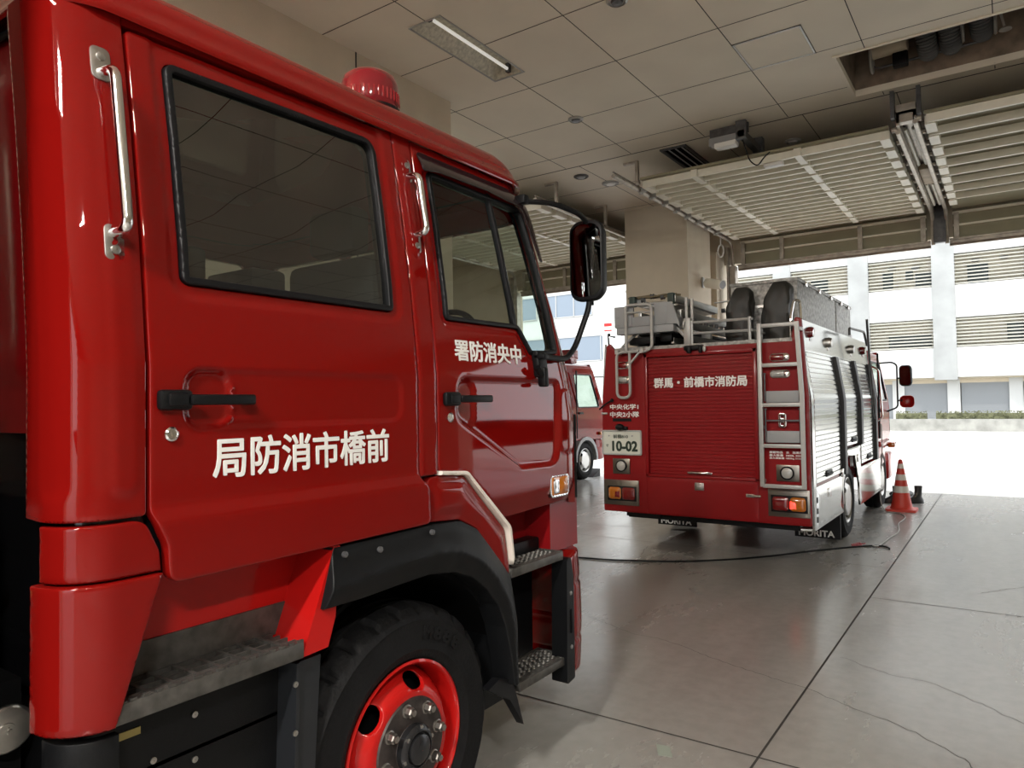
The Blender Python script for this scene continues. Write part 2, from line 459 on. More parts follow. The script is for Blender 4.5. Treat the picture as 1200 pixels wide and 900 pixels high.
# recessed fluorescent fittings
TUBE = mat('fluorescent_tube', (.85, .85, .8), .4, emit=(1, .98, .9, .25))  # faint glow put into the tubes that are not lit
TUBEON = mat('added_fluorescent_tube', (.85, .85, .8), .4, emit=(1, .97, .9, 30))
PAN = mat('lamp_pan_enamel', (.50, .47, .38), .55, noise=(30, .25))
def lamp(x0, x1, y0, y1, label, lit):
    t = empty('ceiling_light', ((x0+x1)/2, (y0+y1)/2, CH), label, 'ceiling light', 'recessed fluorescent lights')
    m = MB(); z1 = CH+.11; xm = x0+.19
    # sloping reflectors and end plates
    m.prism([(x0, CH), (x0+.004, CH), (x0+.12, z1), (x0, z1)], y0, y1, 'y'); m.prism([(x1, CH), (x1-.004, CH), (x1-.06, z1), (x1, z1)], y0, y1, 'y')
    m.box(x0, x1, y0, y0+.01, CH, z1); m.box(x0, x1, y1-.01, y1, CH, z1); m.box(x0, x1, y0, y1, z1, z1+.01)
    m.build('reflector_pan', PAN, t, ang=0)
    fr = MB()
    for a in ((x0-.015, x1+.015, y0-.015, y0), (x0-.015, x1+.015, y1, y1+.015), (x0-.015, x0, y0, y1), (x1, x1+.015, y0, y1)): fr.box(*a, CH-.008, CH)
    fr.build('trim_frame', ALUP, t, ang=0)
    MB().cyl((xm, (y0+y1)/2, CH+.05), (0, 1, 0), .016, y1-y0-.12, 12).build('tube', TUBEON if lit else TUBE, t)
    for yy in (y0+.02, y1-.06): MB().box(xm-.02, xm+.02, yy, yy+.04, CH+.02, z1).build('lamp_holder', GRY2, t, ang=0)
lamp(-4.27, -3.93, 4.64, 5.92, 'recessed fluorescent light in the ceiling above the near fire engine', False)
lamp(3.0, 3.34, .6, 1.9, 'recessed fluorescent light reflected in the side windows, right of the photo frame', False)
for q, w in zip(ADDED_LAMPS, ('of the left bay', 'above the rear of the near fire engine', 'behind the camera', 'far behind on the right')):
    lamp(*q, 'unseen recessed fluorescent light added in the ceiling ' + w, True)

# smoke detector, downlights, vents
def disc(name, x, y, r, label, cat, m1, m2, grp=None):
    t = empty(name, (x, y, CH), label, cat, grp)
    MB().lathe((x, y, CH), (0, 0, -1), [(r, 0), (r, .012), (r*.8, .025), (r*.78, .012), (.001, .012)], 28).build('ring', m1, t)
    MB().lathe((x, y, CH), (0, 0, -1), [(r*.6, .011), (r*.5, .03), (.001, .034)], 24).build('lens', m2, t)
disc('smoke_detector', -4.10, 7.29, .09, 'round metal detector in the ceiling near the middle of the bay', 'detector', ALUP, GRY2, 'ceiling detectors')
disc('smoke_detector', -2.586, 5.33, .09, 'round metal detector at the top edge of the photo', 'detector', ALUP, GRY2, 'ceiling detectors')
disc('downlight', -5.095, 9.19, .11, 'round downlight by the dark ceiling joint', 'downlight', GRY2, GRY, 'downlights left of the pillar')
disc('downlight', -4.90, 9.75, .13, 'round downlight closer to the beige pillar', 'downlight', ALUP, WHT, 'downlights left of the pillar')
disc('downlight', -2.2, 9.6, .10, 'small pale round fitting above the raised middle shutter', 'downlight', ALUP, WHT)
v = empty('ceiling_vent', (-3.55, 9.35, CH), 'long slatted air vent in the ceiling behind the raised shutter', 'vent')
m = MB()
for a in ((-3.72, -3.36, 8.86, 8.90), (-3.72, -3.36, 9.82, 9.86), (-3.72, -3.68, 8.9, 9.82), (-3.40, -3.36, 8.9, 9.82)): m.box(*a, CH-.02, CH)
m.build('frame', GRY2, v, ang=0); MB().box(-3.68, -3.40, 8.9, 9.82, CH-.004, CH).build('backing', DARK, v, ang=0)
for k in range(3):
    x = -3.62+.09*k; MB().prism([(x-.02, CH-.002), (x+.02, CH-.02), (x+.026, CH-.02), (x-.014, CH-.002)], 8.9, 9.82, 'y').build('slat', GRY, v, ang=0)

# ---- hose pit above the right bay
tag(MB().box(-1.33, 3.23, 7.47, 7.5, CH+.061, CH+.62).box(-1.33, 3.23, 8.60, 8.63, CH+.061, CH+.62).box(-1.33, -1.30, 7.5, 8.6, CH+.061, CH+.62).box(3.2, 3.23, 7.5, 8.6, CH+.061, CH+.62).box(-1.33, 3.23, 7.47, 8.63, CH+.62, CH+.65).build('trim_4', BRN, ang=0), kind='structure')
m = MB(); e = .03
for a in ((-1.33, 3.23, 7.47, 7.50), (-1.33, 3.23, 8.60, 8.63), (-1.33, -1.30, 7.5, 8.6)): m.box(*a, CH-.012, CH-.001)
tag(m.build('trim_5', CEIL, ang=0), kind='structure')
HOSE = mat('exhaust_hose_grey', (.10, .105, .11), .6)
tr = MB().tube(fpath([(-1.12, 8.45, 5.42), (-1.12, 8.45, 5.08), (-.2, 8.42, 5.08), (-.04, 8.42, 5.08), (-.04, 8.42, 5.42)], .1), .014, 8)
hr = empty('exhaust_hose_reel', (-.55, 8.3, 5.2), 'exhaust extraction reel with looped grey hoses inside the ceiling pit', 'hose reel')
tr.build('support_rail', GRY2, hr)
MB().cyl((-.93, 8.34, 5.22), (1, -.08, 0), .075, .34, 20).build('drum', CREAM, hr)
MB().lathe((-1.10, 8.36, 5.15), (1, 0, 0), [(.02, -.012), (.14, -.012), (.15, 0), (.14, .012), (.02, .012)], 28).build('drum_flange', ALUP, hr)
MB().box(-.90, -.76, 8.3, 8.4, 5.0, 5.14, .01).build('motor', BLK, hr)
for i, (x, y, zb) in enumerate(((-.61, 8.38, 5.02), (-.41, 8.37, 5.02), (-.15, 8.35, 5.07))):
    P = []; R = []
    n = 120
    for k in range(n+1):
        a = -1.2+k/n*5.5; P.append((x+.0*a, y+.19*math.cos(a-1.2)*1.0, zb+.24-.19*math.sin(a)*1.0+0)); R.append(.095 if k % 4 < 2 else .082)
    # U shaped loop hanging down
    P = [(x+.03*math.sin(PI*k/n), y-.17*math.cos(PI*k/n), zb+.36-.28*math.sin(PI*k/n)) for k in range(n+1)]
    MB().tube(P, R, 20).build('flexible_hose', HOSE, hr)
for x in (-.28, -.01): MB().lathe((x, 8.36, 5.2), (1, 0, 0), [(.02, -.015), (.1, -.015), (.11, 0), (.1, .015), (.02, .015)], 24).build('hose_flange', ALUP, hr)
MB().tube([(.0, 8.2, 5.4), (.06, 8.3, 5.12)], .012, 8).lathe((.07, 8.32, 5.10), (0, 0, 1), [(.001, .01), (.05, 0), (.055, -.01), (.02, -.02), (.001, -.02)], 16).build('spray_nozzle', ALUP, hr)

# ---- walls, pillar
def wall(name, *a): return tag(MB().box(*a).build(name, CREAM, ang=0), kind='structure')
wall('wall_left', -5.25, -4.98, -9, 6.05, 0, CH)
tag(MB().box(-4.982, -4.976, 4.645, 4.66, 0, CH).build('trim_6', JNT, ang=0), kind='structure')
wall('wall_far_left', -12.2, -12, -9, 13.5, 0, CH)
wall('wall_right', 12, 12.2, -9, 13.5, 0, CH)
for k, (a, b) in enumerate(((-12, -11), (-6.5, -5.4), (-.9, .1), (4.2, 12))): wall('wall_back_pier', a, b, -9.2, -9, 0, CH)
wall('wall_back_lintel', -12, 12, -9.2, -9, 4.3, CH)
wall('wall_pillar', -5.45, -4.32, 11.37, 12.47, 0, CH)
wall('wall_front_lintel', -12, 12, 13.38, 13.6, 4.12, CH+.1)
wall('wall_front_jamb', -5.40, -4.36, 12.9, 13.55, 0, 4.3)
wall('wall_front_left', -12, -9.1, 13.3, 13.55, 0, 4.2)
wall('wall_front_right', 2.75, 3.9, 12.6, 13.55, 0, 4.2); wall('wall_front_corner', 7.4, 12, 13.0, 13.55, 0, 4.2)
# ---- raised shutter doors
def stack(name, x0, x1, y0, nsec, stiles, ribs, kind2=False):
    d = empty(name, ((x0+x1)/2, 13.3, 4.05), kind='structure')
    z = 4.56; L = .452
    for i in range(nsec):
        ya = y0+i*L; yb = ya+L-.012; m = MB()
        m.use(SHUT); m.box(x0, x1, ya, yb, z, z+.03)
        m.use(SHUTR)
        for r in ribs:
            yr = ya+r*L
            m.prism([(yr-.026, z), (yr-.018, z-.085), (yr+.018, z-.085), (yr+.026, z)], x0+.02, x1-.02, 'x')
        if not kind2:
            for s in stiles: m.box(s-.04, s+.04, ya+.03, yb-.03, z-.095, z)
        else:
            m.use(RAIL)
            for s in (.35, 1.3): m.box(s-.05, s+.05, ya+.02, ya+.09, z-.05, z)
        m.use(SHUTR)
        for s in (x0+.05, x1-.05): m.box(s-.05, s+.05, ya+.08, yb-.05, z-.095, z)
        m.use(RAIL)
        for s, q in ((x0, -1), (x1, 1)): m.cyl((s+q*.05, ya+.05, z-.02), (1, 0, 0), .03, .05, 12)
        m.build('shutter_section', None, d, ang=30)
    ye = y0+nsec*L
    # curved end of the curtain, and the last panel hanging in the opening
    m = MB(); m.use(SHUT)
    P = [(ye, z), (ye, z+.03), (13.30, z-.06), (13.27, z-.09)]
    m.prism([(ye, z+.01), (13.20, z-.03), (13.22, z), (ye, z+.03)], x0, x1, 'x'); m.use(SHUT)
    m.box(x0, x1, 13.29, 13.33, 4.06, z-.03)
    m.use(SHUTR); m.box(x0, x1, 13.25, 13.29, z-.10, z-.06); m.box(x0, x1, 13.265, 13.29, 4.27, 4.30)
    m.use(RAIL)
    for s in list(stiles)+[x0+.05, x1-.05]: m.box(s-.035, s+.035, 13.24, 13.29, 4.08, z-.08)
    m.build('hanging_shutter_section', None, d, ang=30)
    MB().box(x0-.05, x1+.05, 13.26, 13.34, 4.00, 4.07).box(x0-.05, x1+.05, 13.23, 13.26, 4.05, 4.075).build('bottom_rail', RAIL, d, ang=0)
    MB().box(x0-.05, x1+.05, 13.27, 13.33, 3.97, 4.0).build('bottom_seal', BRN, d, ang=0)
    return d
d2 = stack('door_2', -4.02, -1.02, 8.88, 9, (-3.28, -2.0), (.22, .72))
d3 = stack('door_3', -.66, 2.55, 8.65, 9, (.35, 1.3), (.12,), True)
d1 = stack('door_1', -8.9, -5.66, 8.88, 9, (-7.8, -6.6), (.22, .72))
def track(d, x, y0, zr=4.5, sgn=1):
    m = MB(); P = fpath([(x, y0, zr), (x, 13.18, zr), (x, 13.22, 4.0)], .42, 8)
    P = [Vector(p) for p in P]
    m.tube(P, .028, 8); m.tube([p+Vector((0, 0, .05)) for p in P[:2]], .012, 6)
    m.build('guide_rail', RAIL, d)
    b = MB().box(x-.05, x+.05, 13.18, 13.34, 0, 4.05); b.box(x-.085, x-.06, 13.1, 13.3, 0, 4.4)
    return b
def hang(d, x, ys_, zr=4.5):
    for y in ys_:
        MB().box(x-.022, x+.022, y-.022, y+.022, zr, CH).box(x-.2, x+.02, y-.02, y+.02, CH-.03, CH).build('hanger', RAIL, d, ang=0)
b = track(d2, -4.15, 8.34); b.build('side_guide', RAIL, d2, ang=0); hang(d2, -4.15, (9.08, 11.0))
for y in (9.15, 9.5, 9.95, 10.4, 10.85, 11.3, 11.75, 12.2): MB().box(-4.13, -4.04, y-.02, y+.02, 4.47, 4.53).cyl((-4.13, y, 4.47), (1, 0, 0), .028, .05, 12).build('roller', ALUP, d2)
b = track(d1, -5.53, 8.6); b.build('side_guide', RAIL, d1, ang=0); hang(d1, -5.53, (9.2, 10.8))
b = track(d1, -9.05, 8.6); b.build('side_guide', RAIL, d1, ang=0)
track(d3, 2.65, 8.6).build('side_guide', RAIL, d3, ang=0)
track(d2, -.93, 8.9); track(d3, -.74, 8.65)
# ceiling-stowed centre post between the doors
cp = empty('door_4', (-.835, 11, 4.6), kind='structure')
m = MB(); m.box(-.93, -.90, 8.75, 13.15, 4.52, 4.66); m.box(-.77, -.74, 8.75, 13.15, 4.52, 4.66); m.box(-.93, -.74, 8.75, 13.15, 4.64, 4.67); m.box(-.93, -.74, 8.75, 8.85, 4.55, 4.75)
m.build('post_channel', RAIL, cp, ang=0)
m = MB()
for x in (-.885, -.80): m.cyl((x, 9.9, 4.60), (0, 1, 0), .022, 1.5, 10)
for x in (-.875, -.80): m.cyl((x, 12.2, 4.56), (0, 1, 0), .02, 1.3, 10)
m.build('lift_cylinder', SHUTR, cp)
MB().box(-.895, -.775, 10.7, 11.5, 4.54, 4.62, .01).build('cover_plate', mat('tan_plate', (.42, .33, .22), .6, noise=(9, .2)), cp)
MB().box(-.92, -.75, 13.15, 13.25, 4.02, 4.66, .01).box(-.88, -.79, 13.12, 13.16, 4.1, 4.3).build('post_foot', GRY2, cp)
m = MB()
for x in (-.96, -.71): m.box(x-.02, x+.02, 8.7, 8.8, 4.6, CH)
m.build('post_bracket', GRY2, cp, ang=0)
# door opener
op = empty('door_operator', (-2.75, 8.75, 4.7), 'door operator motor with white cover and bracket hung under the ceiling', 'motor')
MB().box(-2.95, -2.6, 8.55, 8.68, 4.68, 4.78, .01).box(-2.9, -2.8, 8.5, 8.56, 4.64, 4.70, .01).build('gearbox', GRY, op)
MB().box(-2.86, -2.6, 8.48, 8.62, 4.62, 4.68, .012).build('motor_cover', WHT, op)
MB().box(-2.58, -2.5, 8.5, 9.3, 4.70, 4.78).box(-2.6, -2.48, 8.5, 8.56, 4.68, CH-.002).box(-2.6, -2.48, 9.2, 9.3, 4.7, CH-.002).box(-2.95, -2.48, 8.6, 8.64, 4.78, CH-.002).build('bracket', GRY2, op, ang=0)
MB().tube(fpath([(-2.55, 8.6, 4.7), (-2.5, 8.7, 4.45), (-2.42, 8.75, 4.38), (-2.35, 8.8, 4.5), (-2.3, 8.85, 4.56)], .06), .008, 6).build('cable', BLK, op)
MB().box(-2.42, -2.2, 9.0, 9.12, 4.44, 4.50, .01).build('latch_box', WHT, op)
# cctv camera
cc = empty('security_camera', (-4.32, 12.0, 3.6), 'white cylindrical camera on the side of the beige pillar', 'camera')
MB().cyl((-4.07, 11.95, 3.55), (.85, -.38, -.22), .085, .36, 24).build('housing', mat('cream_plastic', (.72, .69, .60), .4), cc)
MB().cyl((-3.915, 11.88, 3.51), (.85, -.38, -.22), .07, .012, 24).build('lens_cover', GRY, cc)
MB().box(-4.32, -4.29, 12.0, 12.08, 3.52, 3.7, .005).tube([(-4.3, 12.04, 3.6), (-4.15, 11.99, 3.58)], .02, 8).build('bracket', ALUP, cc)
cc = empty('security_camera', (-5.45, 12.0, 3.6), 'cream camera partly hidden on the left side of the pillar', 'camera')
MB().cyl((-5.58, 12.0, 3.56), (-.9, -.3, -.2), .08, .3, 20).build('housing', bpy.data.materials['cream_plastic'], cc)
MB().box(-5.47, -5.45, 11.96, 12.04, 3.5, 3.7).build('bracket', ALUP, cc, ang=0)
# ring light fitting by jamb
wl = empty('loop_bracket', (-4.30, 12.75, 4.0), 'white loop hanging high beside the right face of the pillar', 'loop')
MB().tube([(-4.22+.05*math.cos(a), 12.75, 4.27+.11*math.sin(a)) for a in np.linspace(0, 2*PI, 24)], .014, 8).tube([(-4.22, 12.75, 4.38), (-4.22, 12.75, 4.56)], .012, 6).build('loop', WHT, wl)

# ---- outside
GROUND = mat('sunlit_concrete_yard', (.62, .61, .58), .8, noise=(.5, .06))
tag(MB().box(-60, 40, 13.5, 60, -.25, -.02).box(-60, 40, -60, -9.2, -.25, -.02).box(12.2, 40, -60, 60, -.25, -.02).build('floor_yard', GROUND, ang=0), kind='structure')
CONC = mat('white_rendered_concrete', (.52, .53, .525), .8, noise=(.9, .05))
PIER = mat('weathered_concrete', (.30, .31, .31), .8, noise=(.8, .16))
LBACK = mat('corridor_wall_beige', (.74, .68, .54), .8)
bd = empty('office_building', (0, 42, 0), 'white concrete building with louvred balcony bands across the sunlit yard', 'building')
XA = [(-13.92-4.0, -10.9-4.0), (-13.92, -10.9), (-9.95, -6.98), (-6.0, -3.08), (-2.09, .83), (1.82, 4.75), (5.75, 8.7)]
ZB = [(4.07, 5.57), (7.2, 8.79), (10.3, 11.9)]
edges = [-18.5, 12]
m = MB()
zz = [2.58, ZB[0][0], ZB[0][1], ZB[1][0], ZB[1][1], ZB[2][0], ZB[2][1], 14.5]
for k in (0, 2, 4, 6): m.box(-18.5, 12, 42, 42.35, zz[k], zz[k+1])
m.build('facade_wall', CONC, bd, ang=0)
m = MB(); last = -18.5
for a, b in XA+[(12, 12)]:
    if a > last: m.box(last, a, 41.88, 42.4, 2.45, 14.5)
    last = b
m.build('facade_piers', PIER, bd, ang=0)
m = MB(); m.box(-18.5, 12, 43.6, 43.8, 0, 14.5); m.build('corridor_wall', LBACK, bd, ang=0)
m = MB()
for z in (2.58, 5.9, 9.1, 12.3): m.box(-18.5, 12, 42.35, 43.6, z, z+.25)
m.build('floor_slab', CONC, bd, ang=0)
SLAT = mat('white_louver_slat', (.42, .415, .37), .5)
for (a, b) in XA[1:6]:
    for (z0, z1) in ZB[:2]:
        m = MB(); n = 9
        for k in range(n):
            z = z0+(z1-z0)*(k+.5)/n; m.prism([(42.02, z-.045), (42.14, z+.01), (42.14, z+.045), (42.02, z-.01)], a, b, 'x')
        m.build('louver_bank', SLAT, bd, ang=0)
DGL = mat('office_dark_window', (.02, .04, .04), .3)
for (a, z, w, h_) in ((-3.95, 7.5, .75, .75), (-9.2, 7.5, .9, .9), (-5.5, 7.5, .5, .9), (-1.6, 7.4, .9, 1.0), (-5.3, 4.25, 2.0, .7), (-1.9+1.9, 4.4, .9, .9), (-4.4, 7.9, .35, .5)):
    MB().box(a, a+w, 43.54, 43.6, z, z+h_).build('window', DGL, bd, ang=0)
for (a, z) in ((-5.2, 8.5), (-4.1, 8.45), (-2.0+.6, 8.5), (-.2, 8.5)): MB().box(a, a+.35, 43.3, 43.6, z, z+.12).build('corridor_lamp', GRY, bd, ang=0)
GSH = mat('grey_garage_shutter', (.24, .255, .27), .6)
for a in (-17.5, -14.9, -12.3, -9.7, -7.1, -4.6, -2.0, .6, 3.2, 5.8):
    m = MB(); m.box(a, a+2.0, 42.9, 43.0, 0, 2.3)
    for k in range(22): m.box(a, a+2.0, 42.885, 42.9, .05+k*.1, .1+k*.1)
    m.build('garage_shutter', GSH, bd, ang=0)
    MB().box(a+2.0, a+2.56, 42.78, 43.2, 0, 2.56).build('garage_pillar', CONC, bd, ang=0)
MB().box(-18.5, 12, 42.4, 43.6, 2.5, 2.58).box(-18.5, 12, 42.82, 43.6, 2.3, 2.5).build('garage_lintel', CREAM, bd, ang=0)
# annex on the left with windows
ob = empty('annex_building', (-27, 42, 0), 'plain white building with blue-grey windows seen left of the pillar', 'building')
MB().box(-42, -18.5, 42, 50, 0, 14.5).build('wall', CONC, ob, ang=0)
PANE = mat('sky_blue_window_glass', (.16, .20, .25), .3)
def win(x0, x1, z0, z1, div):
    f = MB(); t = .05
    f.box(x0, x1, 41.9, 42, z0, z0+t); f.box(x0, x1, 41.9, 42, z1-t, z1)
    for x in div: f.box(x-t/2, x+t/2, 41.9, 42, z0, z1)
    w = f.build('window', ALUP, ob, ang=0); MB().box(x0, x1, 41.95, 42, z0, z1).build('pane', PANE, w, ang=0)
win(-25.2, -21.9, 4.35, 6.05, (-25.2, -23.9, -22.0)); win(-29.5, -26.2, 4.35, 6.05, (-29.5, -27.9, -26.2))
win(-26.2, -22.6, 7.4, 9.0, (-26.2, -25.4, -24.0, -22.6)); win(-30.5, -27, 7.4, 9.0, (-30.5, -28.8, -27))
# planter and hedge
tag(MB().box(-16, 14, 39.1, 39.4, -.02, .55).build('trim_7', mat('stained_planter_wall', (.28, .28, .26), .85, noise=(2.5, .25)), ang=0), kind='structure')
HEDGE = mat('hedge_leaves', (.12, .125, .065), .8, noise=(6, .4))
rng = random.Random(3)
for k, (x0, x1) in enumerate(((-4.6, -3.3), (-2.9, 1.6), (1.9, 6.0), (-9.0, -5.0))):
    m = MB(); n = int((x1-x0)*170)
    m.box(x0, x1, 39.5, 40.1, .1, .82)
    for i in range(n):
        c0 = Vector((rng.uniform(x0, x1), rng.choice((39.45, 39.5, 39.7, 40.0)), rng.uniform(.5, .92))); s = rng.uniform(.03, .07)
        a = Vector((rng.uniform(-1, 1), rng.uniform(-1, 1), rng.uniform(-1, 1))).normalized()*s; b_ = a.orthogonal().normalized()*s*.6
        m.add([c0-a, c0+b_, c0+a, c0-b_], [(0, 1, 2, 3)])
    tag(m.build('hedge', HEDGE, ang=0, fix=False), ('short clipped hedge piece beside the far fire engine mirror', 'long clipped hedge behind the low planter wall at the right', 'clipped hedge at the right end of the planter', 'clipped hedge hidden behind the far fire engine')[k], 'hedge', 'hedges in the planter')
sg = empty('round_sign', (-10.2, 20, 0), 'round white and red road sign on a pole beyond the left bay', 'sign')
MB().cyl((-10.2, 20, 1.95), (0, 0, 1), .03, 3.9, 10).build('pole', ALUP, sg)
MB().cyl((-10.2, 19.95, 3.86), (0, 1, 0), .3, .02, 28).build('sign_face', WHT, sg)
MB().box(-10.33, -10.07, 19.93, 19.95, 3.93, 4.03).box(-10.33, -10.07, 19.93, 19.95, 3.78, 3.82).build('red_marks', RED3, sg, ang=0)

# ---- cone, boots, cables
CONE = mat('cone_orange_red', (.62, .05, .03), .5)
CW = mat('reflective_white_band', (.75, .72, .66), .4)
tc_ = empty('traffic_cone', (-1.27, 11.24, 0), 'orange-red traffic cone with two white bands beside the far fire engine', 'cone')
def cr_(z): return .135-(z-.03)/.67*.11
MB().prism(rrect(-1.27-.19, -1.27+.19, 11.24-.19, 11.24+.19, .05), 0, .03, 'z').build('base', CONE, tc_)
MB().lathe((-1.27, 11.24, 0), (0, 0, 1), [(.15, .03), (.137, .045), (cr_(.1), .1), (cr_(.6), .6), (cr_(.69), .69), (.012, .705), (.001, .705)], 32).build('body', CONE, tc_)
for z0, z1 in ((.25, .34), (.42, .50), (.58, .645)): MB().lathe((-1.27, 11.24, 0), (0, 0, 1), [(cr_(z0)+.002, z0), (cr_(z1)+.002, z1)], 32).build('band', CW, tc_)
LEA = mat('black_boot_leather', (.02, .02, .02), .45)
def boot(x, y, ang, lay, label):
    t = empty('boot', (x, y, 0), label, 'boot', 'boots left by the traffic cone')
    bm = []
    S = [(.0, .0, .05, .14), (.0, .02, .10, .12)]
    m = MB()
    # shaft and foot as stacked oval rings (local: +X toe)
    rings = [(0.00, .055, .13, .05, .01), (.0, .055, .135, .052, .03), (.0, .05, .12, .05, .06), (.0, .03, .08, .046, .09), (0, .005, .055, .045, .13), (0, 0, .052, .045, .18), (0, -.003, .056, .048, .25)]
    n = 20; vs = []; fs = []
    for (_, cx, rx, ry, z) in rings:
        for k in range(n): a = 2*PI*k/n; vs.append((cx+rx*math.cos(a), ry*math.sin(a), z))
    for j_ in range(len(rings)-1):
        for k in range(n): fs.append((j_*n+k, j_*n+(k+1) % n, (j_+1)*n+(k+1) % n, (j_+1)*n+k))
    fs.append(tuple(range(n))); M = Matrix.Rotation(ang, 4, 'Z')
    if lay: M = Matrix.Translation((0, 0, .05)) @ M @ Matrix.Rotation(PI/2, 4, 'X')
    def T(v): return (M @ Vector(v))+Vector((x, y, 0))
    m.add([T(v) for v in vs], fs); m.build('upper', LEA, t, ang=50)
    m = MB(); vs = []
    for z in (0, .012):
        for k in range(n): a = 2*PI*k/n; vs.append(T((.055+.138*math.cos(a), .055*math.sin(a), z)))
    m.add(vs, [(k, (k+1) % n, n+(k+1) % n, n+k) for k in range(n)]+[tuple(range(n)), tuple(range(n, 2*n))]); m.build('sole', RUB2, t, ang=50)
boot(-1.15, 12.15, -2.4, False, 'black ankle boot standing upright to the right of the cone')
boot(-1.42, 12.0, -2.7, False, 'black ankle boot standing just behind the cone base')
boot(-1.42, 12.6, 2.8, True, 'black boot lying on its side against its pair')
def cable(name, P, r, m, label):
    Q = [];
    for i in range(len(P)-1):
        p0, p1, p2, p3 = [Vector(P[k]) for k in (max(i-1, 0), i, i+1, min(i+2, len(P)-1))]
        for k in range(8):
            t = k/8; Q.append(.5*((2*p1)+(p2-p0)*t+(2*p0-5*p1+4*p2-p3)*t*t+(3*p1-p0-3*p2+p3)*t**3))
    Q.append(Vector(P[-1])); Q = [Vector((q.x, q.y, max(q.z, r))) for q in Q]
    tag(MB().tube(Q, r, 8).build(name, m, ang=80), label, 'cable')
cable('power_cable', [(-4.6, 6.0, .01), (-4.1, 6.15, .01), (-3.519, 6.276, .01), (-3.222, 6.341, .01), (-2.705, 6.585, .01), (-2.312, 6.907, .01), (-2.005, 7.27, .01), (-1.706, 7.731, .01), (-1.382, 8.173, .01), (-1.18, 8.36, .01), (-1.08, 8.33, .01), (-1.055, 8.25, .01)], .009, BLK, 'black power cable lying across the floor behind the far fire engine')
cable('charging_cord', [(-1.21, 8.26, .03), (-1.177, 8.33, .012), (-1.15, 8.6, .01), (-1.132, 8.92, .01), (-1.10, 9.2, .01), (-1.108, 9.488, .01), (-1.165, 9.953, .01), (-1.15, 10.3, .01), (-1.162, 10.6, .01), (-1.26, 10.86, .01), (-1.42, 10.95, .01), (-1.50, 11.0, .2), (-1.47, 11.05, .8), (-1.475, 11.1, 1.2)], .007, mat('grey_cord', (.42, .41, .40), .5), 'thin grey charging cord winding from the cable to the traffic cone')
cable('red_wire', [(-1.42, 8.3, .008), (-1.36, 8.42, .012), (-1.33, 8.3, .008), (-1.40, 8.22, .01), (-1.30, 8.38, .02)], .006, mat('red_wire', (.4, .03, .04), .5), 'short red wire curled on the floor by the rear wheel')
# ================================================================== NEAR FIRE ENGINE (cab close to the camera)
XS = 1.6; RR = .11; YR = .79; RF = .25
def ins(z): return float(np.interp(z, [1.65, 1.95, 2.2, 2.47], [0, .03, .066, .113]))
def yf(z): return float(np.interp(z, [1.5, 1.75, 2.05, 2.34, 2.5], [2.71, 2.65, 2.56, 2.49, 2.40]))
def cm(s, z, off=0):
    x0 = -(XS+ins(z)); f = yf(z)
    if s < YR:
        a = (YR-s)/RR
        if a <= PI/2: return (x0-RR+(RR+off)*math.cos(a), YR-(RR+off)*math.sin(a), z)
        return (x0-RR-(a-PI/2)*RR, YR-RR-off, z)
    if s <= f: return (x0+off, s, z)
    a = (s-f)/RF
    if a <= PI/2: return (x0-RF+(RF+off)*math.cos(a), f+(RF+off)*math.sin(a), z)
    return (x0-RF-(a-PI/2)*RF, f+RF+off, z)
XC = -2.7
def mir(fn): return lambda s, z, off=0: ((lambda p: (2*XC-p[0], p[1], p[2]))(fn(s, z, off)))
def cmo(d): return lambda s, z, off=0: cm(s, z, off+d)
T1 = empty('fire_engine', (XC, 1.2, 0), 'large red crew cab filling the left foreground with white door lettering and black wheel arch', 'fire engine')
LET = mat('white_door_lettering', (.72, .72, .70), .45)

RW = fillet([(.95, 1.851), (1.668, 1.853), (1.672, 2.432), (.95, 2.417)], [.02, .02, .05, .03], 6)      # rear window opening
FW = fillet([(1.925, 1.850), (2.372, 1.853), (2.455, 1.752), (2.672, 1.765), (2.612, 2.10), (2.535, 2.388), (1.925, 2.398)], [.02, .03, .03, .03, .3, .04, .03], 6)
TL_, TR_ = 2.463, 2.487

# --- body shell: rear quarter, door pillars, front corner, sills, rear wall
def emb_rq(V):
    # shallow raised rib beside the grab rail
    d = sdpoly(V, rrect(.775, .84, 1.36, 2.28, .03)); o = .004*(1-sstep(d, -.012, .004))
    d2 = sdpoly(V, rrect(.62, .70, 1.36, 2.22, .03)); return o-.003*(1-sstep(d2, -.012, .004))
b = MB()
b.use(RED)
panel(b, fillet([(.547, 1.315), (.616, 1.312), (.853, 1.312), (.853, 2.50), (.547, 2.50)], [0, 0, .01, 0, 0]), cm, (), .011, emb_rq, .03, .004)
panel(b, [(1.764, 1.316), (1.850, 1.316), (1.850, 2.50), (1.764, 2.50)], cm, (), .011,
      lambda V: .005*(1-sstep(sdpoly(V, rrect(1.785, 1.83, 2.06, 2.42, .02)), -.01, .005))-.004*(1-sstep(np.abs(V[:, 0]-1.764), 0, .012)), .03, .004)
# header above the doors
panel(b, [(.853, TL_+.006), (1.76, TR_+.006), (1.85, TR_+.006), (2.45, 2.482), (2.62, 2.44), (2.62, 2.51), (.853, 2.51)], cm, (), .03, None, .03, 0)
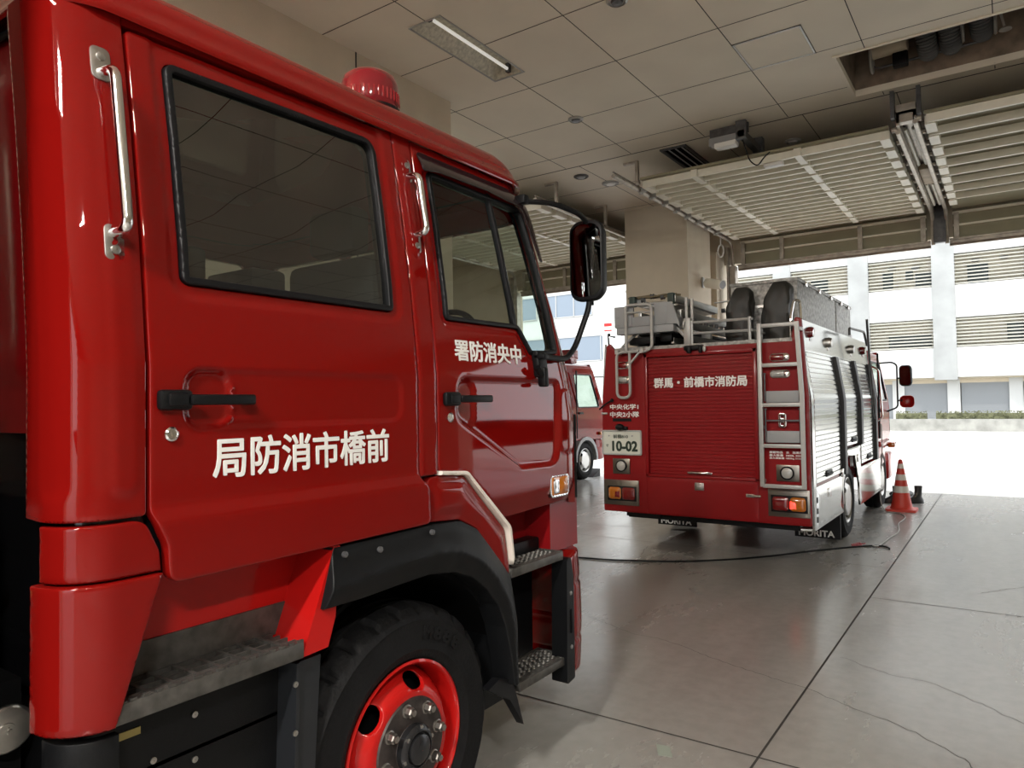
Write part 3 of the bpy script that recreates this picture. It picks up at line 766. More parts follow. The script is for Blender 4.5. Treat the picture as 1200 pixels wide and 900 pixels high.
# front corner and front face with windscreen aperture
panel(b, [(2.855, 1.10), (2.855, 1.5), (2.80, 1.75), (2.71, 2.05), (2.64, 2.34), (2.58, 2.46), (2.58, 2.51), (3.95, 2.51), (3.95, 1.10)], cm,
      (fillet([(2.86, 1.78), (2.78, 2.05), (2.72, 2.38), (3.9, 2.38), (3.9, 1.78)], .04),), .04, None, .03, 0)
mf = mir(cm)
panel(b, [(2.855, 1.10), (2.855, 1.5), (2.80, 1.75), (2.71, 2.05), (2.64, 2.34), (2.58, 2.46), (2.58, 2.51), (3.96, 2.51), (3.96, 1.10)], mf,
      (fillet([(2.86, 1.78), (2.78, 2.05), (2.72, 2.38), (3.9, 2.38), (3.9, 1.78)], .04),), .04, None, .03, 0)
# far side with its windows
panel(b, [(.547, 1.0), (2.855, 1.0), (2.855, 1.5), (2.80, 1.75), (2.71, 2.05), (2.64, 2.34), (2.58, 2.50), (.547, 2.50)], mf, (RW, FW), .05, None, .03, 0)
# rear wall of the cab, set forward behind the corner flange, with a pressed panel
b.use(RED2)
def rearmap(s, z, off=0): return (-(1.70+ins(z))-s, .715-off, z)
panel(b, [(0, 1.50), (1.9, 1.50), (1.9, 2.62), (0, 2.62)], rearmap, (), .03,
      lambda V: .012*(1-sstep(sdpoly(V, rrect(.13, 1.7, 1.62, 2.36, .06)), -.02, .004))-.006*(1-sstep(sdpoly(V, rrect(.2, .5, 1.7, 2.2, .03)), -.015, .004)), .02, 0)
shell = b.build('cab_body', None, T1)
# black rear wall below, dark interior shell behind the seams
m = MB()
panel(m, [(.62, 1.17), (1.9, 1.17), (2.0, 1.23), (2.80, 1.16), (2.80, 1.5), (2.74, 1.75), (2.66, 2.05), (2.60, 2.34), (2.55, 2.46), (.62, 2.46)], cmo(-.036), (fillet([(.965, 1.866), (1.652, 1.868), (1.656, 2.417), (.965, 2.402)], [.02, .02, .05, .03], 6),
      fillet([(1.94, 1.865), (2.379, 1.868), (2.46, 1.767), (2.655, 1.78), (2.595, 2.10), (2.52, 2.373), (1.94, 2.383)], [.02, .03, .03, .03, .3, .04, .03], 6)), .05, None, .012, 0)
m.box(-3.75, -1.74, .74, .76, .9, 1.52)
m.build('inner_shell', BLKG, shell)
MB().box(-3.72, -1.78, .80, 2.80, 1.22, 1.27).build('cab_floor', DARK, shell, ang=0)
MB().tube(fpath([(-2.1, .705, 2.47), (-1.86, .705, 2.455), (-1.80, .70, 2.40), (-1.785, .70, 1.55)], .07, 6), .008, 8).build('door_seal', RUB2, shell)

# --- roof
def ring(i_, z, y1):
    x0 = -(1.6+i_); x1 = 2*XC-x0; r = max(.12, .30-i_)
    y0 = .68+max(0, i_-.09)*.8
    P = []
    for cx, cy, a0 in ((x0-r, y1-r, 0), (x1+r, y1-r, PI/2), (x1+r, y0+.14, PI), (x0-.14, y0+.14, 1.5*PI)):
        rr = r if a0 < PI*.9 else .14
        for k in range(9):
            a = a0+PI/2*k/8; P.append((cx+rr*math.cos(a), cy+rr*math.sin(a), z))
    return P
prof = [(.125, 2.49, 2.62), (.095, 2.478, 2.655), (.093, 2.484, 2.658), (.093, 2.50, 2.655), (.108, 2.512, 2.645), (.115, 2.54, 2.62), (.128, 2.57, 2.585), (.155, 2.60, 2.54), (.20, 2.628, 2.48), (.27, 2.650, 2.40), (.38, 2.664, 2.28), (.55, 2.672, 2.1), (.9, 2.676, 1.7)]
vs = []; fs = []
for q in prof: vs += ring(*q)
n = 36
for j_ in range(len(prof)-1):
    for k in range(n): fs.append((j_*n+k, j_*n+(k+1) % n, (j_+1)*n+(k+1) % n, (j_+1)*n+k))
fs.append(tuple(range((len(prof)-1)*n, len(prof)*n)))
MB().add(vs, fs).build('roof', RED, T1, ang=60)

# --- rear door
def emb_rd(V):
    o = -.007*(1-sstep(sdpoly(V, fillet([(.925, 1.822), (1.70, 1.825), (1.705, 2.50), (.925, 2.50)], .05)), -.006, .010))
    hr = sdpoly(V, fillet([(.945, 1.500), (1.075, 1.500), (1.075, 1.648), (.945, 1.648)], .045))
    o = np.minimum(o, -.016*(1-sstep(hr, -.014, .003)))
    lr = sdpoly(V, fillet([(1.0, 1.500), (1.684, 1.500), (1.684, 1.648), (1.0, 1.648)], .045))
    o = np.where(hr < .0, o, np.minimum(o, -.006*(1-sstep(lr, -.012, .003))))
    o = o+.013*(1-sstep(V[:, 1], 1.285, 1.335))
    return o
d = MB(); panel(d, fillet([(.861, TL_), (.861, 1.32), (.897, 1.238), (.901, 1.150), (1.803, 1.158), (1.797, 1.278), (1.757, 1.318), (1.757, TR_)], [.015, .05, .05, .03, .02, .03, .05, .015], 5), cm, (RW,), .0095, emb_rd, .028, .005)
DR = d.build('rear_door', RED, T1, ang=50)
def seal(outer, inner, name, parent, d0=.004, m_=RUB2):
    k = MB(); panel(k, outer, cmo(d0), (inner,), .012, None, .03, .004); return k.build(name, m_, parent, ang=50)
def shrink(poly, d):
    A = [Vector(p) for p in poly]; out = []
    n = len(A); area = sum(A[i].x*A[(i+1) % n].y-A[(i+1) % n].x*A[i].y for i in range(n)); sg_ = 1 if area > 0 else -1
    for i in range(n):
        t = (A[(i+1) % n]-A[i-1]); t = t.normalized() if t.length > 1e-9 else Vector((1, 0)); out.append(tuple(A[i]+Vector((-t.y, t.x))*d*sg_))
    return out
seal(shrink(RW, .001), shrink(RW, .020), 'window_seal', DR)
k = MB(); panel(k, shrink(RW, .015), cmo(-.012), (), .08, None, .004, 0, back=False); k.build('window_glass', GLD, DR, ang=50)
# pull handle
def bxp(mb, a0, a1, b0, b1, o0, o1, bev=.004, mp=cm):
    k0 = len(mb.v); mb.box(a0, a1, b0, b1, o0, o1, bev)   # temporary coordinates (s, z, off)
    mb.v[k0:] = [mp(*v) for v in mb.v[k0:]]; return mb
def handle(y0, parent, sc=1):
    h = MB(); zc_ = 1.572
    bxp(h, y0, y0+.082, zc_-.024, zc_+.024, .0, .024, .010); bxp(h, y0+.018, y0+.066, zc_-.015, zc_+.015, .022, .032, .006)
    bxp(h, y0+.07, y0+.245*sc, zc_-.013, zc_+.013, .020, .036, .007); bxp(h, y0+.215*sc, y0+.245*sc, zc_-.013, zc_+.013, -.004, .034, .005)
    return h.build('handle', BLK, parent)
handle(.872, DR)
def lock(y, z, parent):
    l = MB(); p = cm(y, z, .003); l.lathe((p[0], p[1], p[2]), (1, 0, 0), [(.017, -.006), (.017, .002), (.013, .005), (.012, .002), (.001, .002)], 20)
    l.box(p[0]+.002, p[0]+.004, y-.0015, y+.0015, z-.006, z+.006); return l.build('lock', CHR, parent)
lock(.910, 1.493, DR)
text('lettering', '局防消市橋前', LET, DR, (1.015, 1.618, 1.378, 1.481), lambda a, b_, h: cm(a, b_, h+.0006), fat=.012)

# --- front door
FREC = fillet([(1.972, 1.655), (1.955, 1.50), (2.36, 1.291), (2.645, 1.286), (2.66, 1.655)], [.05, .06, .06, .07, .04], 6)
def emb_fd(V):
    r = sdpoly(V, FREC); o = -.014*(1-sstep(r, -.020, .004))
    sc_ = sdpoly(V, fillet([(1.965, 1.50), (2.085, 1.44), (2.085, 1.645), (1.965, 1.645)], .05)); o = np.minimum(o, -.022*(1-sstep(sc_, -.015, .002)))
    lp = sdpoly(V, rrect(2.645, 2.80, 1.33, 1.62, .05)); o = o+.006*(1-sstep(lp, -.02, .0))
    o = o-.006*(1-sstep(sdpoly(V, shrink(FW, -.022)), -.006, .008))
    o = o-.030*(1-sstep(V[:, 1], 1.10, 1.22))
    return o
FDO = fillet([(1.856, 1.325), (2.0, 1.312), (2.265, 1.110), (2.36, 1.110), (2.838, 1.128), (2.838, 1.5), (2.785, 1.75), (2.695, 2.05), (2.622, 2.34), (2.545, 2.465), (2.45, 2.478), (1.856, TR_)], [.02, .05, .05, .1, .03, .3, .3, .3, .2, .04, .1, .01], 5)
d = MB(); panel(d, FDO, cm, (FW,), .0095, emb_fd, .028, .005)
DF = d.build('front_door', RED, T1, ang=50)
seal(shrink(FW, .001), shrink(FW, .018), 'window_seal', DF)
k = MB(); panel(k, [(2.287, 2.40), (2.307, 2.40), (2.372, 1.86), (2.352, 1.86)], cmo(.002), (), .05, None, .02, .003); k.build('quarter_light_bar', RUB2, DF)
k = MB(); panel(k, shrink(FW, .012), cmo(-.012), (), .06, None, .004, 0); k.build('window_glass', GLF, DF, ang=50)
VIS = glass_mat('smoked_visor', (.10, .08, .08), 1.5)
k = MB(); panel(k, fillet([(1.872, 2.378), (1.955, 2.392), (2.25, 2.395), (2.48, 2.38), (2.575, 2.16), (2.60, 2.16), (2.545, 2.40), (2.46, 2.458), (1.872, 2.458)], [.01, .02, .1, .05, .02, .02, .06, .05, .03]), lambda s, z, off=0: cm(s, z, off+.030-.5*max(0, z-2.40)), (), .02, None, .004, .002, back=True)
k.build('window_visor', mat('smoked_plastic', (.018, .010, .011), .12, coat=.6, spec=.2), DF, ang=50)
handle(1.876, DF, 1.03); lock(1.917, 1.508, DF)
text('lettering', '署防消央中', LET, DF, (1.958, 2.378, 1.708, 1.786), lambda a, b_, h: cm(a, b_, h+.0008), fat=.012)
# side signal lamp with bezel
k = MB(); panel(k, rrect(2.575, 2.725, 1.150, 1.245, .018), cmo(.001), (rrect(2.585, 2.715, 1.159, 1.236, .012),), .02, None, .02, .002)
SL = k.build('signal_lamp', CHR, DF)
k = MB(); panel(k, rrect(2.585, 2.715, 1.159, 1.236, .012), cmo(.004), (), .02, lambda V: .012*(1-sstep(sdpoly(V, rrect(2.63, 2.71, 1.165, 1.23, .02)), -.02, .0)), .02, .003); k.build('amber_lens', AMB, SL)
k = MB(); panel(k, rrect(2.592, 2.632, 1.168, 1.228, .01), cmo(.010), (), .02, None, .01, .003); k.build('reflector', CHR, SL)
# --- grab rails
def grab(y, z0, z1, off, parent):
    g = MB(); p = lambda s, z, o: Vector(cm(s, z, o))
    g.tube(fpath([p(y, z1, .0), p(y+.004, z1-.005, off), p(y+.004, z0+.005, off), p(y, z0, .0)], .04, 7), .0125, 12)
    G = g.build('grab_rail', CHR, parent)
    for zz_, q in ((z1, 1), (z0, -1)):
        k = MB(); panel(k, rrect(y-.022, y+.022, min(zz_-q*.02, zz_+q*.062), max(zz_-q*.02, zz_+q*.062), .014), cmo(.004), (), .02, None, .006, .002)
        pp = cm(y, zz_+q*.038, .004); k.lathe(pp, (1, 0, 0), [(.011, 0), (.010, .005), (.004, .007), (.001, .007)], 14); k.build('mounting_plate', STL, G)
grab(.795, 1.945, 2.325, .055, T1); grab(1.812, 2.135, 2.345, .05, T1)

# --- rear corner skirt below the door line
def emb_sk(V): return .012*(1-sstep(V[:, 1], 1.176, 1.182))
k = MB(); panel(k, fillet([(.615, 1.183), (.615, 1.303), (.850, 1.303), (.884, 1.228), (.888, 1.183)], [0, .0, .04, .05, 0]), cm, (), .012, None, .03, .004)
panel(k, [(.600, .868), (.600, 1.178), (.885, 1.178), (.782, .868)], cmo(.012), (), .014, None, .03, .004); k.build('corner_skirt', RED, T1, ang=50)
# --- rear entry step
ST = MB(); ST.box(-1.635, -1.597, .775, 1.285, .868, .912, .003); s_ = ST.build('entry_step', STEP, T1)
g = MB()
for y in np.arange(.80, 1.28, .0605): g.box(-1.735, -1.60, y, y+.010, .893, .915)
for x in (-1.73, -1.697, -1.664, -1.631): g.box(x-.003, x+.003, .78, 1.28, .893, .913)
for y in np.arange(.785, 1.28, .0302): g.box(-1.606, -1.598, y, y+.016, .912, .918)
g.build('step_grating', STEP, s_, ang=0); MB().box(-1.737, -1.602, .78, 1.28, .870, .880).build('grating_shade_sheet', DARK, s_, ang=0)  # near-black sheet added below the grating: shade in its gaps as colour
MB().box(-1.760, -1.738, .78, 1.36, .905, .990).build('kick_plate', STEP, T1, ang=0)
MB().box(-1.765, -1.745, .78, 1.40, .86, 1.24).build('recess_panel', RED3, T1, ang=0)
MB().prism([(1.395, 1.150), (1.282, .868), (1.372, .872), (1.40, .95), (1.42, 1.150)], -1.602, -1.745, 'x').build('step_side_panel', RED3, T1, ang=0)
MB().box(-1.70, -1.69, .75, 1.27, .2, .862).box(-2.9, -1.69, .72, .76, .2, .862).box(-1.745, -1.69, .78, 1.28, .70, .71).build('under_step_cover', BLK, T1, ang=0)
k = MB().prism([(1.272, .852), (1.252, .30), (1.262, .30), (1.284, .852)], -1.612, -1.72, 'x').prism([(1.28, .852), (1.262, .30), (1.32, .30), (1.36, .852)], -1.62, -1.65, 'x'); c_ = k.build('mudguard_front_plate', mat('dark_blue_black_plate', (.02, .022, .026), .35, .3), T1, ang=0)
for y, z in ((1.02, .79), (1.02, .68), (.915, .72), (1.245, .80), (1.243, .67)): MB().lathe((-1.689 if y < 1.2 else -1.611, y if y < 1.2 else y+.02, z), (1, 0, 0), [(.008, 0), (.008, .004), (.003, .005), (.001, .005)], 10).build('bolt', STL, T1)
MB().box(-1.691, -1.687, .80, .885, .795, .812).build('yellow_label', mat('yellowed_tape', (.45, .36, .12), .6), T1, ang=0)
k = MB(); panel(k, [(.60, .25), (.60, .845), (.80, .845), (.80, .25)], cmo(-.012), (), .03, None, .02, .003); k.build('lower_corner_cover', BLK, T1, ang=50)
# --- fender, trim and black arch
FE = fillet([(1.806, 1.158), (1.802, 1.308), (1.86, 1.311), (2.0, 1.300), (2.248, 1.070), (2.272, .93), (2.272, .890), (2.068, 1.100), (1.971, 1.145)], [.005, .03, .01, .05, .05, .02, 0, .04, .03], 5)
k = MB(); panel(k, FE, cmo(.006), (), .012, lambda V: .012*(1-sstep(-sdpoly(V, FE), .01, .06))*-1, .04, .006); k.build('front_fender', RED, T1, ang=50)
k = MB(); panel(k, fillet([(1.86, 1.327), (2.005, 1.315), (2.268, 1.080), (2.288, .95), (2.277, .93), (2.252, 1.074), (2.003, 1.301), (1.858, 1.313)], [0, .04, .05, 0, 0, .05, .05, 0], 6), cmo(.012), (), .02, None, .03, .003)
k.build('fender_trim', mat('pale_trim', (.70, .64, .58), .3), T1, ang=50)
ARO = [(1.345, .985), (1.393, 1.147), (1.55, 1.148), (1.80, 1.153), (1.971, 1.143), (2.068, 1.098), (2.274, .885), (2.278, .70), (2.270, .481), (2.245, .481)]
ARI = [(2.228, .60), (2.205, .71), (2.165, .80), (2.10, .875), (2.02, .935), (1.93, .97), (1.80, .988), (1.65, .985), (1.50, .98)]
AR = fillet(ARO+ARI, [.0, .0, 0, .1, .06, .06, .06, .1, .02, .02]+[.08]*9, 4)
def emb_ar(V):
    mid = [(1.36, 1.035), (1.55, 1.055), (1.80, 1.065), (1.93, 1.045), (2.05, .99), (2.15, .90), (2.215, .80), (2.245, .70), (2.255, .48)]
    mid = fillet(mid+[(2.255, .3), (1.0, .3), (1.0, .99)], .18, 8)[:-10]; d = np.full(len(V), 9.)
    for i in range(len(mid)-1):
        a = np.array(mid[i]); b_ = np.array(mid[i+1]); ab = b_-a; t = np.clip(((V-a)@ab)/(ab@ab), 0, 1); q = V-(a+t[:, None]*ab); d = np.minimum(d, np.hypot(q[:, 0], q[:, 1]))
    return .034*(1-sstep(d, 0, .10))+.004*(1-sstep(d, 0, .006))
k = MB(); panel(k, AR, cmo(.0), (), .011, emb_ar, .10, .004); WA = k.build('wheel_arch', BLK, T1, ang=50)
for y, z in ((1.42, 1.125), (1.56, 1.115), (1.40, 1.03), (1.80, 1.13)):
    p = cm(y, z, .008+.012); MB().lathe(p, (1, 0, 0), [(.009, -.008), (.009, .002), (.003, .004), (.001, .004)], 10).build('arch_screw', GRY2, WA)
k = MB(); k.prism([(2.19, .52), (2.275, .49), (2.300, .42), (2.345, .295), (2.255, .42), (2.12, .50)], -1.60, -1.635, 'x'); k.build('mud_flap', RUB2, T1, ang=0)
# liner
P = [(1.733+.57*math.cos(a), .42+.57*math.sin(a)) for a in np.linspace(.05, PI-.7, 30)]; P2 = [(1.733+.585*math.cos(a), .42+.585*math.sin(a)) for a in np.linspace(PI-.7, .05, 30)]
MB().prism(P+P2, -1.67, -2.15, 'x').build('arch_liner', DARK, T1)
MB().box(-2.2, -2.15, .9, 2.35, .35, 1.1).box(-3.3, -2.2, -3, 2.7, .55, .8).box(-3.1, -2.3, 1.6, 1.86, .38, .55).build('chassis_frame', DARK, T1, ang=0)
# --- front entry well and steps
MB().box(-1.84, -1.80, 2.26, 2.72, .3, 1.14).box(-1.84, -1.64, 2.255, 2.275, .45, .9).build('step_well', BLK, T1, ang=0)
MB().box(-1.80, -1.79, 2.28, 2.70, .955, 1.14).prism([(2.66, .90), (2.66, 1.13), (2.80, 1.13), (2.80, .90)], -1.66, -1.80, 'x').build('well_red_panel', RED2, T1, ang=0)
MB().box(-1.79, -1.785, 2.36, 2.47, .985, 1.045).build('kick_tag', STEP, T1, ang=0)
MB().box(-1.79, -1.72, 2.28, 2.68, .90, .965, .01).build('well_ledge', BLK, T1)
def fstep(z, y0, y1, x1):
    s = MB(); s.box(-1.635, -1.598, y0, y1, z-.035, z, .004); s.box(x1, -1.60, y1-.012, y1, z-.03, z+.004, .003); s.box(x1-.01, x1+.01, y0, y1, z-.03, z+.004, .003); q = s.build('entry_step', STEP, T1)
    g = MB()
    for i, x in enumerate(np.arange(-1.615, x1, -.030)):
        for y in np.arange(y0+(.018 if i % 2 else 0), y1-.02, .036): g.lathe((x, y+.012, z-.006), (0, 0, 1), [(.016, -.008), (.016, .002), (.0125, .007), (.010, .002), (.010, -.008)], 10)
    for y in np.arange(y0+.01, y1, .036): g.box(x1, -1.6, y-.002, y+.003, z-.02, z-.006)
    g.build('step_grating', STEP, q)
fstep(.912, 2.275, 2.665, -1.75); fstep(.462, 2.32, 2.70, -1.75)
# --- bumper
def bmap(s, z, off=0):
    # plan curve: side then round to the front
    x0 = -1.60; f = 2.74; r = .20
    o = off+.012*math.sin(PI*(z-.33)/.56)
    if s <= f: return (x0+o, s, z)
    a = (s-f)/r
    if a <= PI/2: return (x0-r+(r+o)*math.cos(a), f+(r+o)*math.sin(a), z)
    return (x0-r-(a-PI/2)*r, f+r+o, z)
k = MB(); panel(k, fillet([(2.695, .37), (2.695, .875), (2.80, .895), (4.75, .895), (4.75, .37)], [.02, .03, .03, 0, 0]), bmap, (), .02, lambda V: -.007*(1-sstep(np.abs(V[:, 1]-.76), .004, .016))-.007*(1-sstep(np.abs(V[:, 1]-.52), .004, .016)), .05, .012)
BU = k.build('bumper', RED, T1, ang=50)
k = MB().prism(fillet([(2.655, .35), (2.668, .88), (2.70, .885), (2.722, .80), (2.722, .36)], [.01, .03, .01, .02, .01]), -1.583, -1.66, 'x')
EC = k.build('bumper_end_strip', BLK, T1)
MB().box(-1.585, -1.579, 2.688, 2.700, .56, .66, .002).build('slot', DARK, EC); 
for z in (.73, .50): MB().lathe((-1.583, 2.695, z), (1, 0, 0), [(.009, 0), (.009, .003), (.001, .004)], 10).build('screw', STL, EC)
MB().box(-3.78, -1.68, 2.78, 2.93, .895, 1.12).build('front_lower_panel', RED2, T1, ang=0)
MB().box(-3.3, -2.1, 2.935, 2.95, .97, 1.3, .01).build('grille', BLK, T1)
# black side garnish beside the front corner
k = MB(); panel(k, [(2.862, 1.12), (2.862, 1.5), (2.90, 1.5), (2.90, 1.12)], cmo(.012), (), .02, None, .05, .003); k.build('corner_garnish', BLK, T1)
# --- windscreen, cab interior
k = MB(); panel(k, fillet([(2.85, 1.77), (2.77, 2.05), (2.71, 2.39), (3.95, 2.39), (3.95, 1.77)], .03), cmo(-.01), (), .08, None, .004, 0); panel(k, fillet([(2.85, 1.77), (2.77, 2.05), (2.71, 2.39), (3.96, 2.39), (3.96, 1.77)], .03), mir(cmo(-.01)), (), .08, None, .004, 0)
k.build('windscreen', GLF, T1, ang=50)
k = MB(); panel(k, shrink(RW, -.01), mir(cmo(-.012)), (), .1, None, .004, 0); panel(k, shrink(FW, -.01), mir(cmo(-.012)), (), .1, None, .004, 0); k.build('far_window_glass', GLF, T1, ang=50)
SEAT = mat('dark_seat_fabric', (.05, .052, .055), .8)
def seat(x, y, bench=0):
    s = MB(); w_ = .25 if not bench else .75
    s.box(x-w_, x+w_, y-.22, y+.26, 1.42, 1.58, .04); s.box(x-w_, x+w_, y-.30, y-.18, 1.5, 2.12, .04); s.box(x-.13, x+.13, y-.29, y-.19, 2.14, 2.32, .03); s.build('seat', SEAT, T1)
seat(-2.15, 2.15); seat(-3.25, 2.15); seat(-2.7, 1.15, 1)
MB().box(-3.7, -1.74, 2.55, 2.83, 1.45, 1.74, .05).build('dashboard', BLK, T1)
sw = MB(); c0 = Vector((-2.15, 2.50, 1.80)); u_ = Vector((1, 0, 0)); v_ = Vector((0, .45, .9)).normalized()
sw.tube([c0+u_*.21*math.cos(a)+v_*.21*math.sin(a) for a in np.linspace(0, 2*PI, 33)[:-1]], .014, 8, closed=True)
for a in (.2, PI-.2, -PI/2): sw.tube([c0, c0+u_*.2*math.cos(a)+v_*.2*math.sin(a)], .012, 6)
sw.tube([c0, c0+Vector((0, .2, -.12))], .03, 8); sw.build('steering_wheel', BLK, T1)
MB().tube([(-3.4, 1.6, 1.95), (-3.0, 1.72, 1.9), (-2.5, 1.7, 1.9), (-2.1, 1.5, 1.93)], .03, 8).box(-2.6, -2.3, 1.62, 1.78, 1.95, 2.08, .02).box(-3.3, -3.0, 1.6, 1.75, 1.88, 2.02, .02).build('helmet_rack', GRY2, T1)
# --- mirror
ma = MB(); ma.tube(fpath([(-1.70, 2.50, 2.415), (-1.60, 2.62, 2.42), (-1.56, 2.80, 2.40), (-1.56, 2.885, 2.36), (-1.565, 2.885, 2.30)], .08, 6), .012, 10)
ma.tube(fpath([(-1.565, 2.885, 2.05), (-1.565, 2.87, 1.98), (-1.60, 2.80, 1.80), (-1.60, 2.72, 1.745), (-1.585, 2.48, 1.745)], .08, 6), .013, 10)
ma.tube([(-1.565, 2.895, 2.0), (-1.565, 2.895, 2.36)], .013, 10); MA = ma.build('mirror_arm', BLK, T1)
MB().box(-1.70, -1.645, 2.475, 2.515, 2.395, 2.435, .01).build('upper_arm_bracket', BLK, MA)
k = MB(); bxp(k, 2.46, 2.53, 1.66, 1.77, -.005, .03, .008); bxp(k, 2.47, 2.50, 1.62, 1.70, .01, .05, .008); k.tube([(-1.57, 2.44, 1.70), (-1.57, 2.50, 1.64)], .012, 8); k.box(-1.60, -1.55, 2.46, 2.50, 1.735, 1.755, .004); k.build('arm_bracket', BLK, MA)
def mirror(cx, y, cz, w_, h_, rot, parent, m_=BLK, name='mirror', glass=True):
    M = Matrix.Translation((cx, y, cz)) @ Matrix.Rotation(rot, 4, 'Z')
    k = MB(); P = rrect(-w_/2, w_/2, -h_/2, h_/2, min(w_, h_)*.32, 8); n_ = len(P); vs = []; 
    for sc_, yy in ((.90, -.012), (.97, -.010), (1, .0), (1, .02), (.93, .05), (.70, .075), (.3, .085)):
        vs += [M @ Vector((p[0]*sc_ if sc_ < .9 else p[0]-math.copysign(w_/2*(1-sc_), p[0]), yy, p[1]*sc_ if sc_ < .9 else p[1]-math.copysign(h_/2*(1-sc_), p[1]))) for p in P]
    fs = []
    for j_ in range(6):
        for q in range(n_): fs.append((j_*n_+q, j_*n_+(q+1) % n_, (j_+1)*n_+(q+1) % n_, (j_+1)*n_+q))
    fs.append(tuple(range(6*n_, 7*n_)))
    o = MB().add(vs, fs).build(name, m_, parent, ang=50)
    if glass:
        g = MB(); vs = [M @ Vector((p[0]*.88, -.008, p[1]*.92)) for p in P]; vs += [M @ Vector((p[0]*.88, -.0, p[1]*.92)) for p in P]
        g.add(vs, [tuple(range(n_)), tuple(range(n_, 2*n_))]+[(q, (q+1) % n_, n_+(q+1) % n_, n_+q) for q in range(n_)]); g.build('mirror_glass', mat('mirror_glass', (.22, .23, .23), .02, 1), o, ang=0)
    return o
mirror(-1.565, 2.86, 2.20, .165, .37, .06, T1)
# --- beacon on the roof
bc = MB(); BX, BY, BZ = -1.99, 1.93, 2.655
bc.lathe((BX, BY, BZ), (0, 0, 1), [(.10, -.01), (.115, .0), (.115, .03), (.10, .035)], 40); Bc = bc.build('beacon', BLK, T1)
MB().lathe((BX, BY, BZ), (0, 0, 1), [(.108, .03), (.112, .05), (.110, .12), (.100, .152), (.08, .168), (.04, .175), (.001, .176)], 48).build('red_dome', mat('red_dome', (.16, .002, .008), .08, coat=.8), Bc, ang=60)
k = MB()
for a in np.linspace(0, 2*PI, 40, endpoint=False): k.tube([(BX+.1125*math.cos(a), BY+.1125*math.sin(a), BZ+.05), (BX+.1115*math.cos(a), BY+.1115*math.sin(a), BZ+.09)], .0035, 5)
k.build('dome_ribs', mat('red_rib', (.26, .004, .008), .2, coat=.6), Bc)
